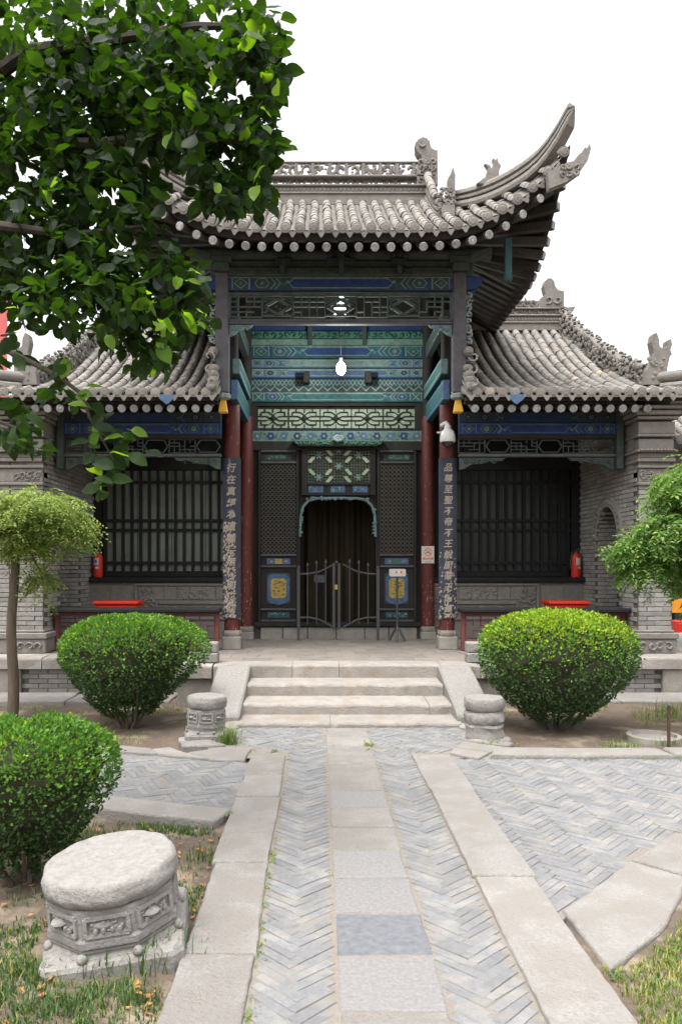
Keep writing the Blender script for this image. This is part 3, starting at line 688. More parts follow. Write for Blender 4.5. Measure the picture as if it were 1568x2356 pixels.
for s in (1,-1):
    m_ = MB(); pts = []; wds = []; hts = []
    for i in range(15):
        t = i/14; xx = HIP+.0+(HW-HIP)*t; x = C0+s*xx; y = Ye(x)+(HW-xx)*1.0
        z = rz(x,y)+.0 + .20*max(0,(t-.72)/.28)**2; pts.append((x,y,z)); wds.append(.19-.04*t); hts.append(.24+.08*math.sin(min(1,t*1.25)*math.pi*.5)-.05*t)
    x = C0+s*(HW+.035); pts.append((x, 9.17, pts[-1][2]+.17)); wds.append(.04); hts.append(.05)
    ridgepath(m_, pts, wds, hts); hr = m_.build('hip_ridge', M['carve'], pv, fix=True)
    tn = []
    bst = MB(); bx = C0+s*1.92; by = Ye(bx)+(HW-1.92)+.05; bz = rz(bx, by)+.30     # beast on the ridge behind
    pl = [(-.20,-.06),(-.08,.03),(-.05,.13),(-.10,.20),(-.03,.18),(0,.13),(.02,.20),(.01,.27),(.05,.24),(.07,.28),(.08,.22),(.12,.17),(.09,.10),(.10,0),(.08,-.1)]
    bst.prism_xz([(bx+s*u, bz+v) for u,v in pl], by-.04, by+.04); bst.build('ridge_beast', M['carve'], hr, bevel=.01, fix=True)
# main ridge
ZR = rz(C0, YR)-.03; L0, L1 = C0-1.38, C0+1.38
rg = MB()
rg.box(L0,L1,YR-.11,YR+.11,ZR-.05,ZR+.10); rg.box(L0,L1,YR-.13,YR+.13,ZR+.10,ZR+.125); rg.box(L0,L1,YR-.085,YR+.085,ZR+.125,ZR+.215); rg.box(L0,L1,YR-.12,YR+.12,ZR+.215,ZR+.245)
rg.box(L0,L1,YR-.03,YR+.03,ZR+.245,ZR+.27); rg.box(L0,L1,YR-.10,YR+.10,ZR+.355,ZR+.385)
for i in range(12): x = L0+.02+(L1-L0-.1)*i/11; rg.box(x,x+.05,YR-.03,YR+.03,ZR+.385,ZR+.585)
rg.box(L0,L1,YR-.035,YR+.035,ZR+.585,ZR+.61); rg.box(L0,L1,YR-.035,YR+.035,ZR+.385,ZR+.40)
rg = rg.build('ridge', M['carve'], pv, bevel=.008)
cv = MB(); scrolls(cv, L0+.05, L1-.05, ZR+.26, ZR+.36, YR-.0, 26, .018); scrolls(cv, L0+.02, L1-.1, ZR+.395, ZR+.59, YR-.0, 16, .026); leafrelief(cv, L0, L1, ZR+.39, ZR+.59, YR-.01, 210, .026)
for i in range(48): cv.ball((L0+.03+i*.0575, YR-.088, ZR+.17), .024, .014, .03, 6, 4)
cv.build('carving', M['carve'], rg, smooth=True)
for s in (1,-1):
    mx = lambda u: C0+s*u
    ck = MB(); pl = [(1.12,.24),(1.11,.50),(1.15,.58),(1.19,.62),(1.18,.66),(1.135,.70),(1.105,.76),(1.105,.83),(1.14,.89),(1.20,.92),(1.26,.90),(1.30,.85),(1.31,.79),(1.33,.76),(1.37,.735),(1.41,.73),(1.415,.24)]
    ck.prism_xz([(mx(u), ZR+v) for u,v in pl], YR-.10, YR+.10)
    for i in range(11):
        a = .6+i*.42; ck.ball((mx(1.207+.098*math.cos(a)), YR-.02, ZR+.81+.10*math.sin(a)), .022,.09,.022,6,4)
    scrolls(ck, *sorted((mx(1.14),mx(1.39))), ZR+.27, ZR+.60, YR-.105, 3, .016); scrolls(ck, *sorted((mx(1.15),mx(1.27))), ZR+.75, ZR+.88, YR-.105, 1, .016)
    ck.build('ridge_beast', M['carve'], rg, bevel=.01, fix=True)
    # descending gable ridge with a tube tile on top and flower carving at its foot
    gr = MB(); xs_ = 1.30; pts = [(mx(xs_), YR-.12-(YR-10.39)*i/7, rz(C0+s*1.3, YR-.12-(YR-10.39)*i/7)-.02) for i in range(8)]
    ridgepath(gr, pts, [.15]*8, [.40,.34,.29,.26,.24,.23,.24,.26]); gq = gr.build('gable_ridge', M['carve'], pv, fix=True)
    ft = MB(); scrolls(ft, *sorted((mx(1.27),mx(1.46))), 6.14, 6.46, 10.25, 3, .02); leafrelief(ft, *sorted((mx(1.27),mx(1.47))), 6.12, 6.46, 10.26, 26, .03)
    ft.prism_xz([(mx(1.40),6.2),(mx(1.49),6.28),(mx(1.49),6.66),(mx(1.46),6.76),(mx(1.43),6.66),(mx(1.40),6.62)], 10.30, 10.42)
    ft.box(*sorted((mx(1.30),mx(1.46))), 10.16, 10.24, 6.06, 6.20); ft.build('foot_carving', M['carve'], gq, fix=True)
    items = []; tilerun(rz, [Vector(p)+Vector((-s*.03,-.02,h_+.0)) for p, h_ in zip(reversed(pts[:-1]), (.24,.23,.24,.26,.29,.34,.40))], items); pieces(gq, 'barrel_tile', TILE, items)
# ---- timber frame
for s in (1,-1):
    sx = C0+s*1.46
    for nm, xx, yv, zt, zl, rr_ in (('column', C0+s*1.463, YC, 4.0, 5.75, .106), ('column', C0+s*1.395, YK, 3.85, 5.9, .10)):
        m_ = MB(); zb = PLZ+ (.25 if yv == YC else .19)
        m_.lathe(xx, yv, [(rr_*1.02, zb),(rr_,zb+.4),(rr_*.98, zt)], 20); cl = m_.build(nm, M['red'], pv, smooth=True)
        if zl > zt: m_ = MB(); m_.lathe(xx, yv, [(rr_*.8, zt),(rr_*.78, zl)], 14); m_.build('column_top', M['wood'], cl, smooth=True)
        m_ = MB(); q = .128 if yv == YC else .115; hh = zb-PLZ
        m_.box(xx-q, xx+q, yv-q, yv+q, PLZ-.01, zb-.08); m_.build('plinth', M['plat'], cl, bevel=.012)
        m_ = MB(); m_.lathe(xx, yv, [(q*1.02,zb-.079),(q*1.12,zb-.06),(q*1.12,zb-.02),(q*.98,zb)], 4, rot=rad(45)); m_.lathe(xx,yv,[(q*.95,zb-.078),(q*1.03,zb-.04),(q*.95,zb+.002)],20)
        m_.build('plinth_cap', M['plat'], cl)
        k = MB(); rr2 = random.Random(int(yv*10)+s)
        for _ in range(26):          # chipped lacquer
            a = rr2.uniform(-2.6,-.5); z = zb+abs(rr2.gauss(0,.55)); 
            if z > 2.6: continue
            px, py = xx+math.cos(a)*(rr_*1.02+.0008), yv+math.sin(a)*(rr_*1.02+.0008); tx, ty = -math.sin(a), math.cos(a); w_, h_ = rr2.uniform(.003,.008), rr2.uniform(.008,.045)
            k.add([(px-tx*w_,py-ty*w_,z),(px+tx*w_*.6,py+ty*w_*.6,z-h_*.3),(px+tx*w_,py+ty*w_,z+h_*.7),(px-tx*w_*.3,py-ty*w_*.3,z+h_)], [(0,1,2,3)])
        k.build('chipped_paint', M['letter'], cl)
    hx = C0+s*1.535                                         # hanging post in front
    m_ = MB(); m_.box(hx-.085,hx+.085,YB-.085,YB+.085,3.80,5.36); hp = m_.build('hanging_post', M['woodgrey'], pv, bevel=.012)
    m_ = MB(); m_.lathe(hx-s*.01, YB, [(.05,3.72),(.095,3.74),(.10,3.78),(.075,3.81)], 12); m_.build('post_collar', M['chalk'], hp)
    m_ = MB(); m_.lathe(hx-s*.01, YB, [(.062,3.55),(.082,3.56),(.06,3.66),(.045,3.72)], 4, rot=rad(45)); m_.build('post_drop', M['yellow'], hp)
    for z in (4.05,4.28): m_ = MB(); m_.ball((hx+s*.10, YB-.05, z), .05,.06,.05,8,6); m_.ball((hx+s*.10, YB-.05, z-.07), .035,.045,.03,8,5); m_.build('post_boss', M['woodgrey'], hp, smooth=True)
    cx0, cx1 = sorted((hx+s*.09, hx+s*.17)); oc = MB(); scrolls(oc, cx0, cx1, 4.45, 5.12, YB, 1, .018); leafrelief(oc, cx0, cx1-.0, 4.45, 5.12, YB, 26, .02); oc.build('openwork_bracket', M['chalk'], hp, smooth=True)
    bk = MB(); u, v = sorted((hx+s*.088, hx+s*.30)); bk.prism_xz([(hx+s*.088,5.14),(hx+s*.23,5.15),(hx+s*.26,5.2),(hx+s*.30,5.25),(hx+s*.30,5.30),(hx+s*.088,5.30)], YB-.06, YB+.06, 0)
    bk.build('side_bracket', M['blue'], hp)
    tp = MB(); tp.box(hx-.10,hx+.10,YB-.14,YB+.10,5.365,5.47); tp.box(hx-.13,hx+.13,YB-.12,YB+.12,5.475,5.56); tp.box(hx+s*.12-.03,hx+s*.12+.06,YB-.05,YB+.05,5.31,5.52)
    tp.prism_xz([(hx+s*.13,5.48),(hx+s*.42,5.60),(hx+s*.40,5.68),(hx+s*.13,5.60)], YB-.10, YB+.0); tp.build('post_bracket', M['woodgreen'], hp, bevel=.008)
    # side beams running back, painted
    for z0, z1, xo, k in ((3.76,4.02,.0,'blue2'),(4.10,4.30,.03,'verdigris'),(4.75,4.95,0,'woodgreen')):
        xx = C0+s*(1.40-xo)
        m_ = MB(); m_.box(xx-.05,xx+.05,YC-.35,YK-.1,z0,z1); sb = m_.build('side_beam', M[k], pv, bevel=.01)
        m_ = MB(); m_.box(*sorted((xx-s*.051,xx-s*.054)),YC-.3,YK-.12,z0+.05,z1-.05); m_.box(xx-.04,xx+.04,YC-.3,YK-.12,z0-.005,z0-.001); m_.build('painted_panel', M['teal' if k != 'woodgreen' else 'dim'], sb)
BX0, BX1 = C0-1.45, C0+1.45
m_ = MB(); m_.box(BX0,BX1,YB-.06,YB+.08,5.128,5.306); bA = m_.build('front_beam', M['dim'], pv)
band(bA, BX0, BX1, 5.13, 5.305, YB-.06, base='dim', line='pale', mid='blue', deco='teal', dark='dim')
m_ = MB(); m_.box(BX0,BX1,YB-.09,YB+.08,5.312,5.42); fb_ = m_.build('upper_beam', M['woodgreen'], pv, bevel=.01)
m_ = MB(); scrolls(m_, BX0, BX1, 5.325, 5.41, YB-.092, 34, .009); m_.build('carving', M['woodgreen'], fb_)
m_ = MB(); m_.box(BX0-.1,BX1+.1,YB-.05,YB+.08,5.44,5.52); m_.build('upper_beam', M['woodgreen'], pv, bevel=.01)
m_ = MB(); m_.tube([(BX0-.5,YB-.02,5.60),(BX1+.5,YB-.02,5.60)], .07, 12); m_.build('purlin', M['woodgreen'], pv, smooth=True)
m_ = MB(); m_.box(BX0,BX1,YB+.06,YB+.10,5.40,5.9); m_.build('backing_board', M['wood'], pv)
for xx in (C0-.0, C0-.75, C0+.75):
    m_ = MB(); w_ = 1.0 if abs(xx-C0) < .1 else .55
    m_.box(xx-.04,xx+.04,YB-.30*w_,YB+.05,5.42,5.50); m_.box(xx-.17*w_,xx+.17*w_,YB-.13,YB-.07,5.46,5.53); m_.box(xx-.03,xx+.03,YB-.38*w_,YB-.05,5.31,5.40)
    for q in (-.15,.15,0): m_.box(xx+q*w_-.035,xx+q*w_+.035,YB-.15,YB-.05,5.535,5.58)
    m_.build('bracket_set', M['dim'], pv, bevel=.006)
# frieze under the front beam: fretwork with long lozenge openings
fz = MB(); FX0, FX1 = BX0+.02, BX1-.02; fz.box(FX0,FX1,YB-.02,YB+.03,5.075,5.115)
frz = fz.build('frieze', M['woodgreen'], pv)
fz = MB(); rr2 = random.Random(3)
for k in range(7):
    xa = FX0+(FX1-FX0)*k/7; xb = FX0+(FX1-FX0)*(k+1)/7; xc = (xa+xb)/2; w_ = (xb-xa)*.42
    if k % 2 == 0: fretbars(fz, xa, xb, 4.80, 5.07, YB-.01, 4, 4, .016, .03, rr2, .3)
    else:
        for e in ((-w_,0,0,.10),(0,.10,w_,0),(w_,0,0,-.10),(0,-.10,-w_,0)): fz.bar((xc+e[0],YB,4.93+e[1]),(xc+e[2],YB,4.93+e[3]),.05,.035)
        for zz in (4.82,5.04): fz.box(xa,xb,YB-.005,YB+.02,zz-.01,zz+.01)
        fz.poly_xz([(xa,5.07),(xc-.02,5.07),(xa,4.97)], YB+.012); fz.poly_xz([(xb,5.07),(xb,4.97),(xc+.02,5.07)], YB+.012)
        leafrelief(fz, xa, xb, 4.80, 5.06, YB+.005, 10, .022)
fz.build('fretwork', M['woodgreen'], frz, kind='stuff')
m_ = MB(); m_.box(BX0,BX1,YB-.035,YB+.05,4.735,4.765); m_.box(BX0,BX1,YB-.045,YB+.05,4.70,4.731); m_.build('rail', M['woodgrey'], frz, bevel=.006)
for s in (1,-1):
    m_ = MB(); mx = lambda u: C0+s*u; x_ = 1.44
    m_.prism_xz([(mx(x_),4.695),(mx(x_-.30),4.695),(mx(x_-.27),4.66),(mx(x_-.18),4.65),(mx(x_-.10),4.61),(mx(x_-.06),4.57),(mx(x_),4.55)], YB-.02, YB+.03); scrolls(m_, *sorted((mx(x_-.25),mx(x_-.02))), 4.60, 4.69, YB-.022, 3, .010)
    m_.build('corner_bracket', M['verdigris'], pv)
# the added glowing bars in the roof space are built further down
# ---- back wall: beams, lattices, doors
K = lambda x: PX(x, YW-.05); Z = lambda y: PZ(y, YW-.05)
wl = MB(); dx0, dx1 = K(690), K(863); WX0, WX1 = C0-1.33, C0+1.33
wl.box(WX0,dx0-.0,YW,YW+.15,PLZ+.14,5.9); wl.box(dx1,WX1,YW,YW+.15,PLZ+.14,5.9); wl.box(dx0+.001,dx1-.001,YW,YW+.15,Z(1140),5.9)
bw = wl.build('back_wall', M['wood'], pv)
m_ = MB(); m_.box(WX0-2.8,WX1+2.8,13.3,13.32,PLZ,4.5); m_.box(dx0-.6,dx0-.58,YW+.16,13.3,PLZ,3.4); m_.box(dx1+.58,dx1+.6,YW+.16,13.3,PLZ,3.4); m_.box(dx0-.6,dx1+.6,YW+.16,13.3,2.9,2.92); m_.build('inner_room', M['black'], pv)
def zband(a, c, name, k, yo=.06, d=.10, **kw):
    m_ = MB(); m_.box(WX0+.0,WX1-.0,YW-yo,YW-.001,Z(c),Z(a)); o = m_.build(name, M[k], pv)
    return o
B = lambda o, a, c, yo, **kw: band(o, WX0, WX1, Z(c), Z(a), YW-yo, **kw)
zband(745,764,'upper_strip','blue',.05)
o = zband(764,783,'carved_strip','green',.08); m_ = MB(); scrolls(m_, WX0, WX1, Z(780), Z(766), YW-.082, 26, .014); m_.build('carving', M['teal'], o)
zband(783,796,'plain_beam','pale',.11)
for s in (-1,1):
    m_ = MB(); xx = C0+s*.42; m_.box(xx-.035,xx+.035,YW-.13,YW-.09,Z(796),Z(744)); m_.build('strut', M['dim'], pv, bevel=.005)
o = zband(797,826,'painted_beam','teal',.12); B(o,798,825,.12, base='teal', line='pale', mid='blue', deco='blue2', dark='dim')
o = zband(828,847,'painted_beam','blue2',.09); B(o,829,846,.09, base='blue2', line='chalk', mid='pale', deco='teal', dark='dim')
o = zband(849,869,'painted_beam','teal',.07); B(o,850,868,.07, base='pale', line='chalk', mid='blue2', deco='blue', dark='dim')
m_ = MB(); m_.box(WX0,WX1,YW-.09,YW-.001,Z(872),Z(869.3)); m_.build('ledge', M['blue'], pv)
o = zband(873,889,'trellis_strip','teal',.06)
m_ = MB(); n = 44
for i in range(n):
    a = WX0+(WX1-WX0)*i/n; c = WX0+(WX1-WX0)*(i+1)/n
    m_.bar((a,YW-.065,Z(888)),(c,YW-.065,Z(874)),.006,.012); m_.bar((a,YW-.071,Z(874)),(c,YW-.071,Z(888)),.006,.012)
m_.build('trellis', M['chalk'], o, kind='stuff')
for s in (-1,1):
    m_ = MB(); xx = C0+s*.47; m_.box(xx-.05,xx+.05,YW-.28,YW-.125,Z(888),Z(862)); m_.build('beam_end', M['wood'], pv, bevel=.01)
o = zband(890,903,'scallop_strip','dim',.08); m_ = MB()
for i in range(18):
    a = WX0+(WX1-WX0)*i/18; w_ = (WX1-WX0)/18
    m_.poly_xz([(a,Z(902)),(a+w_*.5,Z(891)),(a+w_,Z(902)),(a+w_,Z(898)),(a+w_*.5,Z(889)+.0),(a,Z(898))], YW-.083)
m_.build('scallops', M['chalk'], o)
o = zband(904,926,'painted_beam','teal',.11); B(o,905,925,.11, base='teal', line='chalk', mid='teal', deco='blue2', dark='blue', motif=False)
zband(926.5,935,'dark_lintel','wood',.08)
# transom with fretwork lattice over pale silk
m_ = MB(); m_.box(WX0+.06,WX1-.06,YW-.012,YW-.002,Z(988),Z(936)); tr = m_.build('transom', M['silk'], pv)
rr2 = random.Random(11); tx0, tx1, tz0, tz1 = WX0+.10, WX1-.14, Z(986), Z(938)
for p in range(5):
    a = tx0+(tx1-tx0)*p/5; c = tx0+(tx1-tx0)*(p+1)/5; w_ = c-a; zc = (tz0+tz1)/2; h = (tz1-tz0)/2
    m_ = MB(); t = .013; yv = YW-.035
    def vb(x, za, zb): m_.box(a+x*w_-t/2, a+x*w_+t/2, yv, yv+.02, zc+za*h, zc+zb*h)
    def hb(z, xa, xb): m_.box(a+xa*w_, a+xb*w_, yv-.0015, yv+.0215, zc+z*h-t/2, zc+z*h+t/2)
    for e in ((1,0),(0,1)):
        pass
    vb(0,-1,1); vb(.5,.55,1); vb(.5,-1,-.55)
    for q in (-1,1):
        hb(q*.98,0,1); hb(q*.2,0,.3); hb(q*.2,.7,1); hb(q*.6,.12,.36); hb(q*.6,.64,.88); vb(.12,min(q*.2,q*.6),max(q*.2,q*.6)); vb(.88,min(q*.2,q*.6),max(q*.2,q*.6)); vb(.24,min(q*.6,q),max(q*.6,q)); vb(.76,min(q*.6,q),max(q*.6,q))
    for e in ((.36,.6,.5,.3),(.5,.3,.64,.6),(.36,-.6,.5,-.3),(.5,-.3,.64,-.6),(.3,.2,.42,0),(.42,0,.3,-.2),(.7,.2,.58,0),(.58,0,.7,-.2),(.5,.3,.4,0),(.5,.3,.6,0),(.5,-.3,.4,0),(.5,-.3,.6,0)):
        m_.bar((a+e[0]*w_,yv+.01,zc+e[1]*h),(a+e[2]*w_,yv+.01,zc+e[3]*h),.018,t)
    m_.ball((a+.5*w_,yv,zc),.035,.015,.035,6,4)
    m_.build('lattice', M['wood'], tr)
m_ = MB()
for xa, xb, za, zb in ((WX0,tx0-.01,Z(989),Z(935)),(tx1+.012,WX1,Z(989),Z(935)),(WX0,WX1,Z(991.5),Z(989.2)+.006)): m_.box(xa,xb,YW-.075,YW-.0015,za,zb)
m_.build('transom_frame', M['wood'], tr)
# floral band
o = zband(992,1016,'floral_band','pale',.08); m_ = MB(); rr2 = random.Random(5); zc = (Z(992)+Z(1016))/2
n = 13
for i in range(n):
    xx = WX0+.1+(WX1-WX0-.2)*i/(n-1); k = 'blue' if i % 2 else 'blue2'
    for q in range(6):
        a = q*math.pi/3; m_.poly_xz(ngon(xx+.04*math.cos(a), zc+.04*math.sin(a), .026, .024, 6), YW-.0815-.0004*q, PI_[k])
    m_.poly_xz(ngon(xx, zc, .02, .02, 7), YW-.085, PI_['gold' if i % 3 == 0 else 'chalk'])
    for q in range(9):
        m_.poly_xz(ngon(xx+.1+rr2.uniform(-.05,.05), zc+rr2.uniform(-.06,.06), rr2.uniform(.008,.02), rr2.uniform(.008,.016), 5), YW-.0868-.0005*q, PI_[rr2.choice(['teal','blue2','chalk','green'])])
m_.build('painted_flowers', PALM, o)
# ---- the doorway
def zrect(mb, xa, xb, ya, yb, y0, y1, m=0): mb.box(K(xa),K(xb),y0,y1,Z(yb),Z(ya),m)
zband(1016.5,1036,'door_head','wood',.07)
for s_, xa, xb in ((-1,594,687),(1,867,957)):
    lb = 'left' if s_ < 0 else 'right'
    dp = MB(); y0, y1 = YW-.06, YW-.004
    zrect(dp,xa,xa+6,1037,1432,y0,y1); zrect(dp,xb-6,xb,1037,1432,y0,y1)
    dp = dp.build('door_leaf', M['wood'], pv, bevel=.004)
    ia, ib = xa+6.2, xb-6.2
    m_ = MB()
    for yy_ in (1038,1064,1277,1303,1402,1428):
        zrect(m_, ia, ib, yy_-2.2, yy_+2.2, y0-.008, y1)
    m_.build('rail', M['woodgrey'], dp, bevel=.004)
    for pa, pc, pd in ((1040.4,1061.6,.03),(1280,1300.6,.03),(1305.4,1399.6,.035),(1404.4,1425.6,.03)):
        m_ = MB(); zrect(m_, ia, ib, pa, pc, YW-pd, y1); m_.build('panel', M['wood'], dp)
    m_ = MB(); zrect(m_, ia, ib, 1066.5, 1274.5, YW-.012, y1); m_.build('backing', M['black'], dp)
    m_ = MB(); xl, xr, zl, zh = K(ia), K(ib), Z(1274.4), Z(1066.6); w_, h = xr-xl, zh-zl; st_ = .046     # fine diagonal lattice
    for dsg in (1,-1):
        k = -h
        while k < w_:
            # line x = k + t, z = t ; clip
            t0 = max(0, -k); t1 = min(h, w_-k)
            if t1-t0 > .02:
                xa_, xb_ = k+t0, k+t1
                if dsg < 0: p = ((xr-xa_),(xr-xb_))
                else: p = ((xl+xa_),(xl+xb_))
                m_.bar((p[0],YW-.03+.004*dsg,zl+t0),(p[1],YW-.03+.004*dsg,zl+t1),.010,.012)
            k += st_*1.414
    k = 0
    while k < h: m_.box(xl, xr, YW-.024, YW-.018, zl+k-.003, zl+k+.003); k += st_*.707*2
    m_.build('lattice', M['wood2'], dp, kind='stuff')
    # painted inlays
    cxm = (ia+ib)/2; m_ = MB(); f = lambda poly, l, kk: m_.poly_xz([(K(u), Z(v)) for u, v in poly], YW-.0345-.0016*l, PI_[kk])
    def rr4(hx_, a, c, l, kk, cut=4): f([(cxm-hx_+cut,a),(cxm+hx_-cut,a),(cxm+hx_,a+cut),(cxm+hx_,c-cut),(cxm+hx_-cut,c),(cxm-hx_+cut,c),(cxm-hx_,c-cut),(cxm-hx_,a+cut)], l, kk)
    rr4(27,1318,1389,1,'woodgreen' if 'woodgreen' in PI_ else 'dim'); rr4(25,1321,1388,2,'blue2',8); rr4(17.5,1331,1376,3,'gold',5)
    rq = random.Random(9+s_)
    for q in range(26):
        u, v = cxm+rq.uniform(-13,13), 1354+rq.uniform(-18,18); f([(u-3,v),(u+rq.uniform(1,4),v-1.0),(u+3,v+.4),(u-1,v+1.2)], 4+.1*q, 'dim' if q % 3 else 'blue2')
    f([(cxm-20,1386),(cxm,1392),(cxm+20,1386),(cxm+10,1383),(cxm-10,1383)], 7, 'blue2')
    m_.build('gilt_inlay', PALM, dp)
    m_ = MB(); f2 = lambda poly, l, kk: m_.poly_xz([(K(u), Z(v)) for u, v in poly], YW-.0295-.0016*l, PI_[kk])
    f2([(cxm-27,1284.5),(cxm+27,1284.5),(cxm+27,1298),(cxm-27,1298)],1,'blue2'); f2([(cxm-8,1286),(cxm+8,1286),(cxm+8,1297),(cxm-8,1297)],2,'gold' if s_ < 0 else 'green'); f2(ngon(cxm-16,1292,4,3,6),3,'chalk'); f2([(cxm+12,1292),(cxm+17,1287.5),(cxm+23,1291),(cxm+17,1295)],3,'chalk')
    f2([(cxm-25,1408),(cxm+25,1408),(cxm+25,1421),(cxm-25,1421)],1,'teal')
    for q in range(14): f2(ngon(cxm+rq.uniform(-22,22),1414.5+rq.uniform(-4,4),2.5,1.6,5),2+.1*q,rq.choice(['blue2','chalk','green']))
    f2([(cxm-30,1046),(cxm+30,1046),(cxm+30,1058),(cxm-30,1058)],1,'dim')
    for q in range(16): f2(ngon(cxm+rq.uniform(-27,27),1052+rq.uniform(-3.5,3.5),3,1.5,5),2+.1*q,'woodgreen' if 'woodgreen' in PI_ else 'green')
    m_.build('painted_inlay', PALM, dp)
m_ = MB(); zrect(m_, 585, 968, 1431.5, 1441, YW-.14, YW-.002); m_.build('door_sill', M['wood'], pv, bevel=.008)
for a, c in ((600,650),(651,707),(708,773),(774,838),(839,893),(894,958)):
    m_ = MB(); zrect(m_, a, c-.6, 1443, 1471.5, YW-.10, YW+.15); m_.build('sill_stone', M['plat'], pv, bevel=.008)
m_ = MB(); m_.box(WX0-.0,WX1,YW-.03,YW+.14,PLZ-.01,Z(1441.5)); m_.build('sill_backing', M['joint'], pv)
# middle bay: canopy moulding, star lattice, frieze with three small panels, arched surround
ctr = MB(); ctr.prism_xz([(K(672),Z(1017)),(K(882),Z(1017)),(K(866),Z(1029)),(K(688),Z(1029))], YW-.20, YW-.075); ctr = ctr.build('door_canopy', M['woodgreen'], pv, bevel=.008)
m_ = MB(); scrolls(m_, K(680), K(874), Z(1026), Z(1017), YW-.205, 22, .012); m_.build('carving', M['green'], ctr)
m_ = MB()
for q in range(7): a = q*.9; m_.ball((K(777)+.055*math.cos(a), YW-.235-.003*q, Z(1013)+.035*math.sin(a)), .04,.025,.028,7,5)
m_.ball((K(777), YW-.25, Z(1013)),.03,.025,.025,7,5); m_.build('flower_boss', M['chalk'], ctr, smooth=True)
m_ = MB(); zrect(m_, 701, 856, 1031, 1034.5, YW-.085, YW-.005); zrect(m_, 701, 856, 1112, 1116, YW-.085, YW-.005); zrect(m_, 694, 706.5, 1031, 1140, YW-.09, YW-.005); zrect(m_, 851, 863, 1031, 1140, YW-.09, YW-.005); zrect(m_, 707,850.5,1116.2,1140,YW-.06,YW-.005)
fl = m_.build('fanlight', M['wood'], pv, bevel=.004)
m_ = MB(); zrect(m_, 706, 851, 1034, 1113, YW-.012, YW-.003); m_.build('backing', M['silk'], fl)
m_ = MB(); gx0, gx1, gz0, gz1 = K(707), K(850), Z(1111), Z(1035); nxg, nzg = 22, 12; loz = MB(); gw, gh = (gx1-gx0)/nxg, (gz1-gz0)/nzg; rr2 = random.Random(21)
stars = [(4,2),(11,6),(18,10),(4,10),(18,2),(11,-1),(-1,6),(23,6),(11,12)]
dist = lambda i, j: min(math.hypot(i-a, j-b_) for a, b_ in stars)
for i in range(nxg):
    for j in range(nzg):
        x, z = gx0+i*gw, gz0+j*gh; ring = False
        if ring:
            sg = 1 if (i+j) % 2 else -1
            if (i*7+j*3) % 4 == 0: m_.bar((x,YW-.035,z if sg>0 else z+gh),(x+gw,YW-.035,z+gh if sg>0 else z),.008,.012)
        else:
            m_.box(x-.006,x+.006,YW-.045,YW-.025,z,z+gh); m_.box(x,x+gw,YW-.044,YW-.026,z-.006,z+.006)
for a, b_, sg in ((1.5,4,-1),(7.5,4,1),(14.5,4,-1),(20.5,4,1),(1.5,8.5,1),(7.5,8.5,-1),(14.5,8.5,1),(20.5,8.5,-1),(7.8,1.3,1),(14.2,1.3,-1),(7.8,11,-1),(14.2,11,1)):
    cxl, czl = gx0+a*gw, gz0+b_*gh; ex, ez = .055, .05*sg
    loz.poly_xz([(cxl-ex,czl-ez*.9),(cxl-ex*.2,czl-ez*1.0),(cxl+ex,czl+ez*.5),(cxl+ex,czl+ez*.9),(cxl+ex*.2,czl+ez*1.0),(cxl-ex,czl-ez*.5)], YW-.047)
loz.build('lozenge_inlay', M['silk'], fl)
m_.build('lattice', M['wood'], fl, kind='stuff')
m_ = MB()
for a, b_ in stars:
    if 0 <= a <= nxg and 0 <= b_ <= nzg:
        for q in range(6): t = q*math.pi/3; m_.bar((gx0+a*gw,YW-.05-.0008*q,gz0+b_*gh),(gx0+a*gw+.06*math.cos(t),YW-.05-.0008*q,gz0+b_*gh+.06*math.sin(t)),.012,.024)
m_.build('star_rosette', M['pale'], fl)
for a, c in ((709,743),(760,793),(811,845)):
    m_ = MB(); m_.poly_xz([(K(a),Z(1133)),(K(c),Z(1133)),(K(c),Z(1118)),(K(a),Z(1118))], YW-.063, PI_['blue2'])
    mid = (a+c)/2
    for q in range(8): m_.poly_xz(ngon(K(mid)+R.uniform(-.08,.08), Z(1125.5)+R.uniform(-.03,.03), .016,.012,6), YW-.065-.0005*q, PI_[R.choice(['chalk','teal','chalk','blue'])])
    m_.build('painted_inlay', PALM, fl)
m_ = MB(); arc = []
for s in (1,-1):
    ax = 690 if s > 0 else 863
    inner = [(0,1235),(2,1185),(8,1165),(20,1152),(40,1147),(87,1146)]
    for (a, y_a), (c, y_c) in zip(inner, inner[1:]):
        m_.bar((K(ax+s*a),YW-.06,Z(y_a)),(K(ax+s*c),YW-.06,Z(y_c)),.09,.035)
    leafrelief(m_, *sorted((K(ax), K(ax+s*6))), Z(1230), Z(1165), YW-.105, 14, .02); leafrelief(m_, *sorted((K(ax+s*10), K(ax+s*86))), Z(1150), Z(1145), YW-.105, 14, .022)
    fill = MB(); fill.prism_xz([(K(ax),Z(1185)),(K(ax),Z(1141)),(K(ax+s*87),Z(1141)),(K(ax+s*87),Z(1145.5)),(K(ax+s*38),Z(1145.5)),(K(ax+s*19),Z(1151)),(K(ax+s*7),Z(1164))], YW-.01, YW+.1); fill.build('spandrel', M['wood'], pv, fix=True)
    jb = MB(); zrect(jb, ax-4 if s > 0 else ax, ax if s > 0 else ax+4, 1186, 1441, YW-.08, YW+.12); jb.build('door_jamb', M['wood'], pv)
m_.build('arched_moulding', M['verdigris'], pv)
